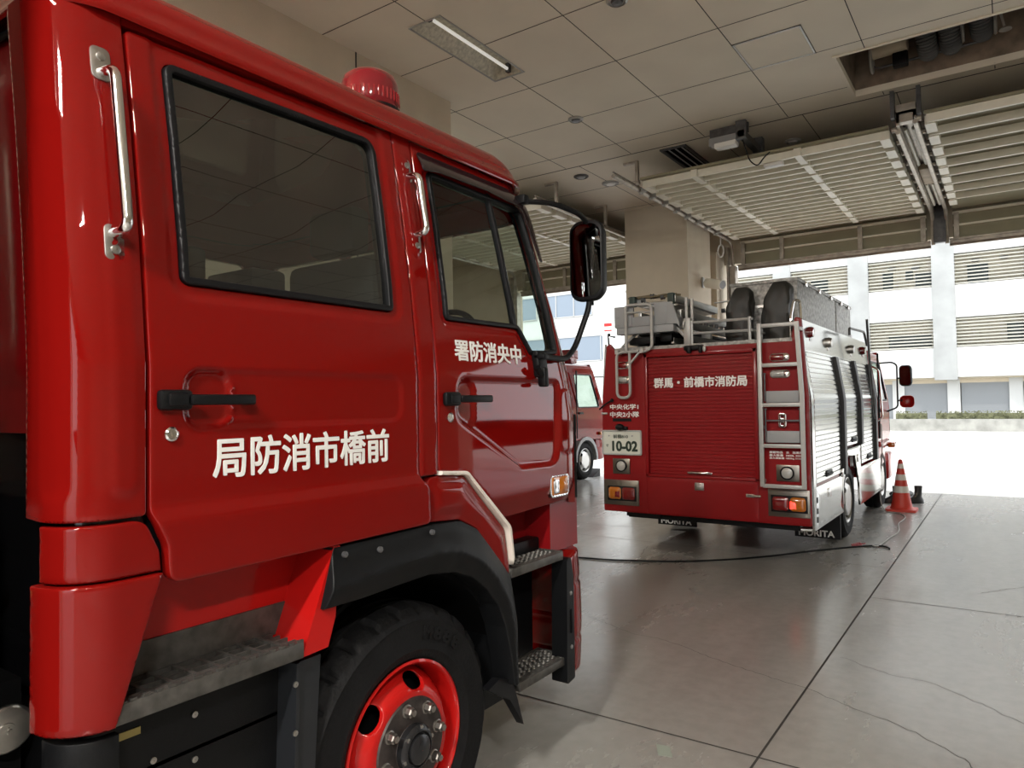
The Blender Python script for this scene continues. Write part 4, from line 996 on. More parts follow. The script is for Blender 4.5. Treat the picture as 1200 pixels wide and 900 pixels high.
# --- front wheel
WC = (1.733, .445)
def wheel(T, xf, yc, zc_, r, rim_r, sgn=1, detail=True, rim_m=RED3, name='wheel', convex=True):
    """xf: x of the outer tyre face, sgn the outward direction"""
    rimp = [(rim_r, 0), (rim_r-.008, .004), (rim_r-.016, -.004), (rim_r-.022, -.03), (rim_r-.030, -.075)]
    k = MB().use(rim_m); k.lathe((xf, yc, zc_), (sgn, 0, 0), rimp, 64)
    ro = rim_r-.030; rh = rim_r*.60
    def dx(q):   # dish profile: radius -> axial offset
        return float(np.interp(q, [rim_r*.25, rh, rh+.008, rim_r*.70, rim_r*.77, rim_r*.84, ro], [.012, .012, .014, .004, -.018, -.045, -.072]))
    holes = [];
    nh = 6
    for i in range(nh):
        a = 2*PI*i/nh+1.36; cx, cy = .755*rim_r*math.cos(a), .735*rim_r*math.sin(a)
        holes.append([(cx+rim_r*.095*math.cos(t)*math.cos(a)-rim_r*.165*math.sin(t)*math.sin(a), cy+rim_r*.095*math.cos(t)*math.sin(a)+rim_r*.165*math.sin(t)*math.cos(a)) for t in np.linspace(0, 2*PI, 18)[:-1]])
    cp_ = [(ro*math.cos(t), ro*math.sin(t)) for t in np.linspace(0, 2*PI, 60)[:-1]]
    panel(k, cp_, lambda a, b_, off=0: (xf+sgn*(dx(math.hypot(a, b_))+off), yc+a, zc_+b_), holes, .016 if detail else .04, None, .012, .003 if detail else 0)
    k.use(DARK).cyl((xf-sgn*.12, yc, zc_), (1, 0, 0), rim_r-.03, .01, 40)
    W = k.build(name, None, T, ang=40)
    # tyre
    ns = 216 if detail else 72; tr_ = r
    def rf(j_, q, rr):
        if detail and j_ in (9, 10, 11, 12) : return rr-(.017 if (q % 8) < 2 and j_ in (10, 11, 12) else 0)
        return rr
    tp_ = [(rim_r-.004, -.02), (rim_r+.002, -.004), (rim_r+.014, .004), (rim_r+.03, .010), (rim_r+.034, .013), (rim_r+.040, .011), ((rim_r+tr_)/2, .016), (tr_-.055, .008), (tr_-.05, .010), (tr_-.035, -.002), (tr_-.016, -.012), (tr_-.004, -.030), (tr_, -.06), (tr_-.001, -.075), (tr_-.014, -.078), (tr_-.014, -.088), (tr_, -.091), (tr_, -.125), (tr_-.014, -.128), (tr_-.014, -.138), (tr_, -.141), (tr_-.004, -.20), (tr_-.05, -.235), (rim_r, -.22)]
    t = MB().lathe((xf, yc, zc_), (sgn, 0, 0), tp_, ns, rf).build('tyre', RUB, W, ang=40)
    if detail:
        k = MB(); xh = xf+sgn*.012
        k.lathe((xh, yc, zc_), (sgn, 0, 0), [(rh-.006, 0), (rh-.010, .006), (.075, .006), (.072, .012)], 48); hub = k.build('hub_plate', mat('worn_hub_metal', (.04, .032, .03), .5, .4, noise=(30, .5)), W)
        k = MB(); k.lathe((xh, yc, zc_), (sgn, 0, 0), [(.074, .0), (.074, .028), (.066, .036), (.060, .040), (.055, .040), (.052, .030), (.048, .030), (.046, .044), (.036, .050), (.001, .052)], 48)
        k.build('hub_cap', mat('hub_cap_metal', (.035, .035, .038), .25, .6), W)
        for i in range(8):
            a = 2*PI*i/8+.19; p = (xh, yc+.124*math.cos(a), zc_+.124*math.sin(a))
            k = MB(); k.lathe(p, (sgn, 0, 0), [(.021, .004), (.021, .010), (.017, .012)], 20); k.lathe(p, (sgn, 0, 0), [(.0165, .010), (.0165, .030), (.013, .034)], 6); k.lathe(p, (sgn, 0, 0), [(.010, .030), (.010, .040), (.001, .041)], 14); k.build('wheel_nut', mat('nut_steel', (.28, .26, .24), .4, .9) if i == 0 else bpy.data.materials['nut_steel'], W)
        for i in range(6):
            a = 2*PI*i/6+.3; k = MB(); k.lathe((xh+.028, yc+.066*math.cos(a), zc_+.066*math.sin(a)), (sgn, 0, 0), [(.007, 0), (.007, .010), (.001, .010)], 6); k.build('cap_screw', STL, W)
    return W, t
W1, TY = wheel(T1, -1.640, WC[0], WC[1], .445, .268)
# raised tyre marking
a0 = 2.05
for i, ch in enumerate('M888'):
    a = 1.33-.15*i; r0 = .333
    tm = lambda aa, bb, h, a=a: (-1.640+.0135+h, WC[0]+(r0+bb)*math.cos(a)+aa*math.sin(a), WC[1]+(r0+bb)*math.sin(a)-aa*math.cos(a))
    text('tyre_marking', ch, RUB, TY, (-.021, .021, 0, .044), tm, .03, .0035)
Wf, _ = wheel(T1, 2*XC+1.640, WC[0], WC[1], .445, .268, -1, False)
for y in (-1.6,):
    wheel(T1, -1.64, y, .445, .445, .268, 1, False); wheel(T1, 2*XC+1.64, y, .445, .445, .268, -1, False)
# --- waste tank and parts glimpsed in the gap behind the cab
wt = MB().box(-2.6, -1.92, .50, .66, .95, 1.33, .02).box(-2.6, -1.91, .485, .67, 1.16, 1.19, .005); tk = wt.build('storage_tank', mat('grey_tank', (.10, .10, .09), .6), T1)
MB().box(-1.921, -1.916, .50, .64, 1.115, 1.150).build('yellow_label', bpy.data.materials['yellowed_tape'], tk, ang=0)
text('label_writing', 'ワスケメイ', BLK, tk, (.52, .63, 1.122, 1.143), lambda a, b_, h: (-1.9155+h, a, b_), .0, .0005)
MB().lathe((-1.80, .655, .862), (.96, -.25, 0), [(.052, -.01), (.052, .0), (.048, .004), (.016, .004), (.016, .007), (.001, .007)], 36).box(-1.794, -1.789, .649, .661, .860, .864).box(-1.794, -1.789, .653, .657, .855, .869).build('round_cap', STL, T1)
MB().tube(fpath([(-1.86, .62, 1.62), (-1.87, .60, 1.5), (-1.88, .585, 1.42), (-1.86, .60, 1.37)], .04), .008, 8).build('cable_loop', RUB2, T1)
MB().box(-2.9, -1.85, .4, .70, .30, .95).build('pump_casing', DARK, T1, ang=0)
# --- unseen equipment body, raised to block the lintel's reflection in the cab flange
eb = MB().box(2*XC+1.62, -1.62, -3.2, .42, .75, 3.05, .03); EB = eb.build('equipment_body', RED2, T1)
for i in range(2):
    k = MB(); y0 = -3.0+1.65*i
    for q in range(30): k.box(-1.625, -1.61, y0, y0+1.5, .85+q*.055, .85+q*.055+.05, 0)
    k.build('roller_shutter', ALU, EB, ang=0)
# ================================================================== FAR FIRE ENGINE (rear view) AND THE ONE IN THE LEFT BAY
YR2 = 6.87
T2 = empty('fire_engine', (-2.55, 9.4, 0), 'fire engine seen from behind with red roller shutter, plate 10-02 and roof boxes', 'fire engine')
CH2 = mat('checker_plate', (.30, .295, .28), .5, .7, noise=(26, .45), bump=(30, 1.0))
LPL = mat('dull_lamp_plate', (.24, .225, .20), .3, 1)
POL = mat('polished_aluminium', (.62, .62, .60), .13, 1)
def sidex(z): return -(1.49+max(0, z-1.57)*.155)
def body_section(d=0): return [(-3.61+d, .40), (-1.49-d, .40), (-1.49-d, 1.57), (sidex(2.10)-d, 2.10), (-5.10-sidex(2.10)+d, 2.10), (-3.61+d, 1.57)]
def ar2(yc, r, n=14): return [(yc+r*math.cos(a), .44+r*math.sin(a)) for a in np.linspace(PI, 0, n)]
b = MB()
b.use(RED2); b.prism([(-3.61, .40), (-1.49, .40), (-1.49, 1.57), (-1.572, 2.10), (-3.528, 2.10), (-3.61, 1.57)], 6.90, 8.12, 'y')
b.prism([(-3.61, .92), (-1.56, .92), (-1.56, 1.57), (-1.60, 2.10), (-3.50, 2.10), (-3.61, 1.57)], 8.12, 10.55, 'y')
b.box(-3.2, -1.9, 8.1, 12.2, .45, .95)
BD = b.build('body', None, T2, ang=0)
# rear face plate with opening for the shutter
def rp(a, z, off=0): return (a, YR2-off, z)
k = MB(); panel(k, fillet([(-3.60, .40), (-1.497, .40), (-1.497, 1.57), (-1.545, 2.30), (-1.60, 2.32), (-1.64, 2.118), (-3.447, 2.118), (-3.50, 2.18), (-3.535, 2.16), (-3.60, 1.57)], [.02, .02, .1, .02, .02, .02, 0, .01, .01, .1]), rp,
             ([(-3.095, .80), (-1.968, .80), (-1.968, 2.038), (-3.095, 2.038)],), .04, None, .03, .006)
RPn = k.build('rear_panel', RED2, T2, ang=40)
MB().box(-3.44, -1.63, 6.885, 7.6, 2.10, 2.125).box(-3.44, -1.63, 6.866, 6.89, 2.095, 2.128).build('roof_deck', CH2, T2, ang=0)
MB().box(-3.45, -1.62, 7.6, 10.5, 2.10, 2.12).build('roof_deck', CH2, T2, ang=0)
k = MB()
for (x0, x1, z0, z1) in ((-3.105, -3.07, .79, 2.05), (-1.992, -1.955, .79, 2.05), (-3.105, -1.955, 2.012, 2.05), (-3.105, -1.955, .785, .812)): k.box(x0, x1, 6.855, 6.92, z0, z1, .004)
k.build('shutter_frame', RED2, T2)
k = MB()
for i in range(34):
    z = .815+i*.0353; k.prism([(6.905, z), (6.893, z+.006), (6.893, z+.028), (6.905, z+.034)], -3.07, -1.99, 'x')
RS = k.build('roller_shutter', RED2, T2, ang=0)
rf_ = lambda y: (lambda a, b_, h: (a, y-h, b_))
text('lettering', '群馬・前橋市消防局', WHT, RS, (-3.01, -2.055, 1.692, 1.80), rf_(6.8925), fat=.02, ext=.002)
MB().box(-2.66, -2.41, 6.865, 6.885, .832, .852, .004).box(-2.62, -2.45, 6.85, 6.87, .836, .848, .004).build('lift_bar', CHR, RS)
k = MB(); panel(k, [(-3.098, .402), (-1.966, .402), (-1.966, .783), (-3.098, .783)], lambda a, z, off=0: (a, 6.862-off, z), (), .05, None, .03, .006); FL = k.build('drop_flap', RED2, T2, ang=40)
MB().box(-2.585, -2.49, 6.85, 6.865, .672, .748, .006).box(-2.575, -2.50, 6.842, 6.852, .68, .725, .004).build('latch', STL, FL)
MB().box(-2.08, -2.0, 6.845, 6.862, .635, .668, .004).cyl((-2.0, 6.845, .652), (1, 0, 0), .012, .12, 10).build('side_latch', CHR, FL)
text('lettering', '中央化学1', WHT, RPn, (-3.506, -3.178, 1.478, 1.534), rf_(6.868), fat=.015); text('lettering', '中央2小隊', WHT, RPn, (-3.508, -3.172, 1.395, 1.456), rf_(6.868), fat=.015)
MB().box(-3.474, -3.261, 6.862, 6.869, 1.352, 1.384, .002).build('black_nameplate', BLK, RPn, ang=0)
# licence plate
k = MB(); panel(k, rrect(-3.597, -3.154, 1.005, 1.252, .015), lambda a, z, off=0: (a, 6.858-off, z), (), .05, None, .012, .004); LP = k.build('licence_plate', mat('plate_green_white', (.60, .62, .55), .5), T2, ang=40)
fr = MB(); o_ = rrect(-3.605, -3.146, .997, 1.260, .02); panel(fr, o_, lambda a, z, off=0: (a, 6.852-off, z), (rrect(-3.588, -3.163, 1.014, 1.243, .012),), .05, None, .015, .004); fr.build('plate_frame', ALUP, LP, ang=40)
INK = mat('dark_green_ink', (.01, .025, .015), .5)
text('lettering', '10-02', INK, LP, (-3.485, -3.19, 1.035, 1.148), rf_(6.858), fat=.03); text('lettering', '前橋810', INK, LP, (-3.47, -3.30, 1.172, 1.215), rf_(6.858), fat=.01)
text('lettering', 'せ', INK, LP, (-3.557, -3.527, 1.082, 1.112), rf_(6.858), fat=.01)
for x in (-3.52, -3.25): MB().cyl((x, 6.855, 1.20), (0, 1, 0), .008, .006, 10).build('plate_bolt', GRY, LP)
MB().sphere((-3.38, 6.83, 1.292), .045, (1.1, .9, .8)).box(-3.36, -3.30, 6.83, 6.87, 1.26, 1.30, .01).build('plate_lamp', BLK, T2)
# lamp plates
def lens(name, m, x0, x1, z0, z1, y, par, r=.03): 
    k = MB(); panel(k, rrect(x0, x1, z0, z1, r), lambda a, z, off=0: (a, y-off, z), (), .02, lambda V: .012*(1-sstep(sdpoly(V, rrect(x0, x1, z0, z1, r)), -.03, 0)), .02, .006); return k.build(name, m, par, ang=60)
TLR = mat('lit_red_lamp', (.8, .03, .03), .3, emit=(1, .05, .03, 1.6))
def lamps(x0, x1, z0, z1, reds, ambs, red_lit):
    k = MB().box(x0, x1, 6.858, 6.872, z0, z1, .004)
    for x in (x0+.015, (x0+x1)/2, x1-.015):
        for z in (z0+.012, z1-.012): k.cyl((x, 6.857, z), (0, 1, 0), .005, .004, 8)
    p = k.build('lamp_plate', LPL, T2)
    MB().box(min(reds[0], ambs[0])-.012, max(reds[1], ambs[1])+.012, 6.850, 6.86, .517, .672, .004).build('lamp_housing', BLK, p)
    lens('red_lens', REDL, *reds, .53, .66, 6.848, p); lens('amber_lens', AMB, *ambs, .53, .66, 6.848, p)
    c0 = reds[1]+.01 if ambs[0] > reds[0] else ambs[1]-.075
    lens('brake_light', TLR if red_lit else REDL, c0, c0+.062, .55, .622, 6.838, p, .004)
lamps(-3.594, -3.188, .472, .735, (-3.380, -3.227), (-3.534, -3.387), False)
lamps(-1.878, -1.508, .474, .729, (-1.839, -1.690), (-1.681, -1.540), True)
def round_lamp(x0, x1, z0, z1, cx, cz):
    p = MB().box(x0, x1, 6.860, 6.872, z0, z1, .004).build('lamp_plate', LPL, T2)
    MB().lathe((cx, 6.86, cz), (0, -1, 0), [(.062, 0), (.062, .02), (.052, .026), (.05, .02)], 28).build('lamp_rim', BLK, p)
    MB().lathe((cx, 6.86, cz), (0, -1, 0), [(.05, .018), (.035, .026), (.001, .03)], 28).build('clear_lens', CLRL, p)
round_lamp(-3.483, -3.285, .80, .96, -3.379, .885); round_lamp(-1.798, -1.592, .80, .953, -1.698, .879)
for (x, z, m_) in ((-1.745, 1.950, REDL), (-1.745, 1.795, CLRL), (-3.343, 1.944, REDL), (-3.343, 1.790, CLRL)):
    p = lens('marker_base', CHR, x-.092, x+.092, z-.040, z+.040, 6.862, T2, .035); lens('marker_lens', m_, x-.080, x+.045, z-.028, z+.028, 6.846, p, .02)
# rear ladder
def rail_x(z, a, b_): return a+(b_-a)*max(0, (z-.75)/1.5)
k = MB()
P = [(-1.898, 6.79, .75), (-1.895, 6.79, 2.26)]
k.box(-1.925, -1.885, 6.775, 6.81, .75, 2.27, .006)
k.prism([(-1.555, .745), (-1.52, .745), (-1.52, 1.6), (-1.553, 2.265), (-1.588, 2.265), (-1.556, 1.6)], 6.775, 6.81, 'y')
for z in (2.245, 1.877, 1.508, 1.130, .76): k.box(-1.90, -1.55, 6.778, 6.806, z-.018, z+.018, .005)
for z in (2.2, 1.3, .8):
    for x in (-1.905, -1.545): k.box(x-.012, x+.012, 6.80, 6.88, z-.015, z+.015)
LD = k.build('rear_ladder', ALUP, T2)
for z in (1.61, 1.24):
    k = MB().box(-1.865, -1.566, 6.83, 6.845, z-.082, z+.027, .003)
    for x in (-1.83, -1.715, -1.60): k.cyl((x, 6.828, z), (0, 1, 0), .007, .006, 8)
    k.build('step_guard', GRY, LD)
k = MB().box(-1.875, -1.56, 6.82, 6.83, 1.355, 1.37)
for x in (-1.872, -1.565):
    for z0, z1 in ((1.16, 1.47), (1.54, 1.80)): k.cyl((x, 6.82, (z0+z1)/2), (0, 0, 1), .008, z1-z0, 8).cyl((x, 6.82, z1), (0, 0, 1), .015, .01, 8)
k.build('guard_rod', GRY2, LD)
k = MB(); panel(k, fillet([(-1.76, 1.30), (-1.69, 1.30), (-1.69, 1.43), (-1.76, 1.43)], .02), lambda a, z, off=0: (a, 6.83-off, z), (rrect(-1.74, -1.71, 1.32, 1.345, .006), rrect(-1.74, -1.71, 1.385, 1.41, .006)), .02, None, .01, .002); k.build('cross_latch', CHR, LD, ang=40)
text('lettering', '最大数量  1800L 300L', WHT, RPn, (-1.858, -1.562, 1.028, 1.050), rf_(6.868), fat=.01); text('lettering', '最大積載量 1800kg 310kg', WHT, RPn, (-1.858, -1.562, 1.002, 1.022), rf_(6.868), fat=.01)
text('lettering', '積載物品   水   泡薬剤', WHT, RPn, (-1.858, -1.562, 1.056, 1.078), rf_(6.868), fat=.01)
# chrome rail loop, left tube loops, hand rails
MB().tube(fpath([(-1.655, 6.95, 2.12), (-1.655, 6.95, 2.33), (-1.64, 7.02, 2.49), (-1.60, 7.08, 2.49), (-1.595, 7.10, 2.30), (-1.595, 7.10, 2.12)], .05), .013, 10).build('grab_rail', CHR, T2)
MB().tube(fpath([(-3.284, 6.83, 2.087), (-3.284, 6.83, 2.57), (-2.995, 6.83, 2.56), (-2.995, 6.83, 2.12), (-3.06, 6.83, 2.078), (-3.284, 6.83, 2.078)], .05), .016, 10, closed=False).tube([(-3.28, 6.83, 2.49), (-3.0, 6.83, 2.48)], .011, 8).build('tube_guard', ALUP, T2)
MB().tube(fpath([(-3.13, 6.80, 2.078), (-3.385, 6.80, 2.078), (-3.385, 6.80, 1.60), (-3.235, 6.80, 1.60), (-3.235, 6.80, 2.07)], .07), .015, 10).tube([(-3.235, 6.8, 1.95), (-3.12, 6.8, 2.07)], .012, 8).build('tube_hook', ALUP, T2)
for x in (-3.38, -3.1): MB().box(x-.02, x+.02, 6.79, 6.88, 2.06, 2.10).build('hook_bracket', ALUP, T2, ang=0)
k = MB()
for z in (2.345, 2.235): k.tube([(-2.62, 6.93, z), (-2.0, 6.93, z-.008)], .014, 8); 
for x in (-2.605, -2.03): k.tube([(x, 6.93, 2.12), (x, 6.93, 2.36)], .016, 8)
k.tube([(-2.03, 6.93, 2.235), (-2.03, 7.5, 2.235)], .012, 8).box(-2.06, -1.98, 6.90, 7.0, 2.12, 2.135)
k.build('hand_rail', ALUP, T2)
MB().box(-2.66, -2.46, 6.83, 6.92, 2.06, 2.11, .012).box(-2.62, -2.58, 6.80, 6.85, 2.03, 2.10, .01).box(-2.50, -2.47, 6.80, 6.85, 2.03, 2.10, .01).build('lock_fitting', BLK, T2)
MB().sphere((-2.45, 6.84, 2.07), .03, (.6, .5, 1)).build('clear_cap', CLRL, T2)
# rear camera + aerial at the left edge
MB().tube([(-3.60, 6.9, 1.60), (-3.56, 6.9, 2.18)], .012, 8).build('edge_strip', ALUP, T2)
MB().tube([(-3.52, 6.9, 2.12), (-3.53, 6.9, 2.27), (-3.44, 6.88, 2.25)], .010, 6).sphere((-3.52, 6.9, 2.28), .018).build('aerial', BLK, T2)
MB().tube([(-3.62, 6.84, 1.48), (-3.55, 6.83, 1.53), (-3.47, 6.83, 1.575)], .010, 6).sphere((-3.465, 6.83, 1.575), .02).build('hook', BLK, T2)
MB().box(-3.60, -3.535, 6.845, 6.87, 1.428, 1.447, .003).build('small_bracket', ALUP, T2)
# roof boxes
def chk(x0, x1, y0, y1, z0, z1, name='roof_box'):
    k = MB().box(x0, x1, y0, y1, z0, z1, .008).box(x0-.012, x1+.012, y0-.012, y1+.012, z1-.03, z1+.006, .004)
    o = k.build(name, CH2, T2)
    n = max(2, int((y1-y0)/.5))
    for i in range(n): MB().box(x1+.01, x1+.03, y0+(i+.5)*(y1-y0)/n-.03, y0+(i+.5)*(y1-y0)/n+.03, z1-.06, z1-.01, .004).build('box_latch', CHR, o)
    return o
rb = chk(-2.42, -1.745, 7.62, 9.56, 2.125, 2.80); MB().box(-2.17, -2.03, 7.585, 7.61, 2.52, 2.545).box(-2.17, -2.155, 7.595, 7.62, 2.48, 2.545).box(-2.045, -2.03, 7.595, 7.62, 2.48, 2.545).build('box_handle', ALU, rb, ang=0)
chk(-2.42, -1.76, 9.70, 10.68, 2.125, 2.81)
BAG = mat('black_cover_cloth', (.020, .019, .016), .5, bump=(8, .5))
def bag(x0, x1, z0, z1, sk, label):
    k = MB(); n = 26; lv = 22; vs = []; rr = random.Random(int(x0*100))
    ph = [rr.uniform(0, 6) for _ in range(5)]
    for j_ in range(lv+1):
        t = j_/lv; z = z0+(z1-z0)*t; W_ = x1-x0
        u_ = max(0, (t-.55)/.45); l_ = x0+W_*(-.04+.42*u_**2.0)-.0*W_; v_ = max(0, (t-.86)/.14); r_ = x1-W_*(-.03+.2*v_**2)-W_*.04*math.sin(PI*min(1, t*1.6))
        if t < .12: l_ += W_*.03; r_ -= W_*.02
        cx = (l_+r_)/2; hw = max(.02, (r_-l_)/2); dp = .19*(1-.7*u_**3)
        for q in range(n):
            a = 2*PI*q/n; c_, s_ = math.cos(a), math.sin(a)
            px = math.copysign(abs(c_)**.7, c_); py = math.copysign(abs(s_)**.7, s_)
            w_ = 1+.07*math.sin(5*a+ph[0]+5*t)+.05*math.sin(9*a+ph[1]-9*t)+.04*math.sin(17*t+ph[2]+3*a)
            vs.append((cx+hw*px*w_, 7.50+dp/2*py*w_, z))
    fs = [(j_*n+q, j_*n+(q+1) % n, (j_+1)*n+(q+1) % n, (j_+1)*n+q) for j_ in range(lv) for q in range(n)]+[tuple(range(n)), tuple(range(lv*n, lv*n+n))]
    k.add(vs, fs); tag(k.build('equipment_cover', BAG, ang=70), label, 'cover', 'black covers on the roof box')
bag(-2.42, -2.165, 2.128, 2.735, 1, 'black cloth equipment cover nearer the ladder, in front of the roof box')
bag(-2.045, -1.775, 2.128, 2.755, 1, 'black cloth equipment cover by the chrome loop at the right corner')
# aluminium ladder on its rack
lg = empty('ladder_rack', (-3.05, 7.0, 2.128), 'grey motorised ladder rack on the roof of the far fire engine', 'rack')
k = MB(); k.box(-3.437, -3.235, 6.87, 6.90, 2.345, 2.565, .004); k.box(-3.235, -2.985, 6.872, 6.90, 2.345, 2.445, .004); k.box(-3.235, -3.22, 6.875, 6.9, 2.44, 2.565); k.box(-2.985, -2.845, 6.87, 6.90, 2.345, 2.575, .004)
k.prism([(-2.845, 2.345), (-2.74, 2.345), (-2.715, 2.31), (-2.72, 2.36), (-2.79, 2.57), (-2.845, 2.572)], 6.87, 6.9, 'y'); k.box(-3.437, -3.42, 6.9, 7.15, 2.345, 2.56); k.box(-2.80, -2.75, 6.9, 7.05, 2.345, 2.45)
k.box(-3.42, -2.78, 6.88, 7.0, 2.27, 2.345, .004)
for x in (-3.40, -3.26, -3.0, -2.87):
    for z in (2.37, 2.45, 2.54): 
        if not (-3.2 < x < -3.0 and z > 2.4): k.cyl((x, 6.868, z), (0, 1, 0), .007, .006, 8)
k.build('end_plate', GRY, lg)
k = MB()
for x0, x1 in ((-3.42, -3.2), (-2.80, -2.62)): k.tube([(x0, 6.98, 2.13), (x1, 6.98, 2.31)] if x0 < -3 else [(x1, 6.98, 2.13), (x0, 6.98, 2.33)], .018, 8)
k.box(-2.70, -2.63, 6.95, 7.02, 2.128, 2.40, .004); k.box(-3.40, -2.65, 7.6, 7.66, 2.128, 2.30); k.box(-3.40, -2.65, 8.7, 8.76, 2.128, 2.30)
k.build('support_strut', ALUP, lg)
k = MB()
for x in (-3.36, -2.70): k.box(x-.02, x+.02, 6.95, 8.9, 2.30, 2.37, .004)
for x in (-3.30, -2.86, -2.64): k.box(x-.015, x+.015, 7.05, 8.8, 2.16, 2.22)
k.build('rack_beam', ALU, lg)
k = MB().box(-3.38, -2.75, 7.3, 8.6, 2.14, 2.30, .02).box(-3.32, -3.02, 6.97, 7.4, 2.16, 2.24, .01).box(-2.98, -2.85, 7.0, 7.2, 2.18, 2.29, .01); k.build('drive_unit', BLK, lg)
# posts with white frame
MB().box(-2.70, -2.675, 7.0, 7.02, 2.40, 2.62).box(-2.64, -2.615, 7.0, 7.02, 2.36, 2.60).build('guide_post', ALUP, lg, ang=0)
MB().tube(fpath([(-2.52, 8.15, 2.30), (-2.52, 8.15, 2.70), (-2.8, 8.2, 2.70)], .02), .010, 6).build('rear_guide_post', ALUP, lg)
la = empty('aluminium_ladder', (-3.0, 7.6, 2.58), 'silver extension ladder lying on the roof rack with ropes and pulleys', 'ladder')
k = MB()
for x in (-3.24, -2.80): k.box(x-.02, x+.02, 6.95, 8.25, 2.575, 2.650, .005)
k.build('side_rail', ALU, la)
for i in range(5): MB().cyl((-3.02, 7.08+i*.26, 2.60), (1, 0, 0), .016, .44, 10).build('rung', ALU, la)
k = MB()
for x in (-3.20, -2.76): k.box(x-.018, x+.018, 7.0, 8.7, 2.42, 2.50, .004)
k.build('lower_side_rail', ALU, la)
for i in range(6): MB().cyl((-2.98, 7.1+i*.28, 2.45), (1, 0, 0), .014, .44, 8).build('lower_rung', ALU, la)
MB().box(-3.22, -2.80, 7.1, 8.2, 2.562, 2.572).build('underside_plate', ALU, la, ang=0)
GRN = mat('dark_green_cap', (.012, .03, .022), .5)
for x in (-3.25, -2.82): MB().box(x-.035, x+.035, 6.91, 6.98, 2.56, 2.67, .012).build('end_cap', GRN, la)
rr = random.Random(5)
for q in range(5):
    P = [(-3.30+.13*j_+rr.uniform(-.03, .03), 6.99+rr.uniform(-.03, .05), 2.655+rr.uniform(-.012, .022)) for j_ in range(5)]
    MB().tube(fpath(P, .05), .010, 6).build('rope', mat('old_rope', (.16, .13, .08), .9) if q == 0 else bpy.data.materials['old_rope'], la)
for (x, y, z) in ((-3.15, 6.98, 2.63), (-3.05, 6.99, 2.66), (-2.93, 6.98, 2.64), (-2.70, 8.2, 2.60)): MB().lathe((x, y, z), (1, .2, 0), [(.001, -.015), (.03, -.015), (.022, 0), (.03, .015), (.001, .015)], 14).build('pulley', GRY2, la)
for q in range(9):
    y = 7.15+q*.17; MB().box(-2.74, -2.71, y, y+.05, 2.37, 2.41+.02*(q % 2), .004).build('rack_clamp', GRY2, lg)
# --- right side of the body
def sm(s, z, off=0): return (sidex(z)+off, s, z)
k = MB(); k.use(POL)
k.prism([(-1.60, 2.30), (-1.565, 2.30), (-1.572+.018, 2.13), (-1.545, 2.02), (-1.60, 2.02)], 6.90, 10.6, 'y')
panel(k, [(6.90, 2.00), (10.60, 2.00), (10.60, 2.29), (6.90, 2.29)], lambda s, z, off=0: sm(s, z, off+.012), (), .2, None, .015, 0)
panel(k, [(6.89, .36), (6.99, .36), (6.99, 2.0), (6.89, 2.0)], lambda s, z, off=0: sm(s, z, off+.012), (), .2, None, .02, 0)
panel(k, fillet([(6.99, .352), (8.28, .352), (8.28, .745), (6.99, .745)], .01), lambda s, z, off=0: sm(s, z, off+.010), (), .2, None, .02, .003)
panel(k, [(8.28, .352), (8.30, .352), (8.335, .66), (8.62, .93), (9.05, .90), (9.27, .55), (9.31, .30), (11.0, .30), (11.0, .74), (9.40, .74), (9.40, 1.0), (8.28, 1.0)], lambda s, z, off=0: sm(s, z, off+.010), (), .1, None, .02, .003)
SP = k.build('side_panel', None, T2, ang=30)
MB().prism([(8.335, .42), (8.37, .66), (8.63, .915), (9.04, .885), (9.25, .55), (9.29, .30), (9.33, .30), (9.33, 1.0), (8.30, 1.0), (8.30, .42)], -1.55, -1.62, 'x').build('arch_backing', RED2, T2, ang=0)
for (y0, y1, z0) in ((7.02, 8.28, .77), (8.44, 9.36, 1.03), (9.48, 10.48, .77)):
    k = MB(); n = int((2.0-z0)/.048)
    for i in range(n):
        z = z0+i*(2.0-z0)/n; h_ = (2.0-z0)/n
        x0, x1 = sidex(z)+.0, sidex(z+h_)+.0
        k.add([(x0+.002, y0, z), (x0+.010, y0, z+h_*.15), (x1+.010, y0, z+h_*.85), (x1+.002, y0, z+h_), (x0+.002, y1, z), (x0+.010, y1, z+h_*.15), (x1+.010, y1, z+h_*.85), (x1+.002, y1, z+h_), (x0-.02, y0, z), (x1-.02, y0, z+h_), (x0-.02, y1, z), (x1-.02, y1, z+h_)],
              [(0, 1, 5, 4), (1, 2, 6, 5), (2, 3, 7, 6), (8, 0, 3, 9)[::1], (4, 10, 11, 7), (8, 10, 4, 0), (3, 7, 11, 9), (8, 9, 11, 10), (0, 1, 2, 3), (4, 7, 6, 5)])
    S = k.build('side_shutter', POL, T2, ang=0)
    MB().tube([(sidex(z0)+.02, y0+.45, z0+.06), (sidex(z0)+.035, y0+.5, z0+.055), (sidex(z0)+.035, y0+.6, z0+.055), (sidex(z0)+.02, y0+.65, z0+.06)], .010, 6).box(sidex(z0)+.008, sidex(z0)+.02, y0+.42, y0+.68, z0+.03, z0+.09, .004).build('shutter_handle', BLK, S)
for y0, z0 in ((8.28, .77), (9.36, 1.03), (10.48, .77)):
    k = MB(); panel(k, [(y0, z0-.02), (y0+.13, z0-.02), (y0+.13, 2.01), (y0, 2.01)], lambda s, z, off=0: sm(s, z, off+.040), (), .1, None, .05, .003); k.build('shutter_guide', RUB2, T2)
for (y, z, m_, nm) in ((7.25, 2.20, REDL, 'red_side_lamp'), (8.05, 2.15, STL, 'work_lamp'), (9.35, 2.15, STL, 'work_lamp'), (10.2, 2.18, REDL, 'red_side_lamp')):
    MB().lathe((sidex(z)+.01, y, z), (1, 0, -.1), [(.05, 0), (.055, .03), (.045, .06), (.001, .065)], 16).box(sidex(z), sidex(z)+.04, y-.04, y+.04, z-.09, z-.05, .008).build(nm, m_, T2)
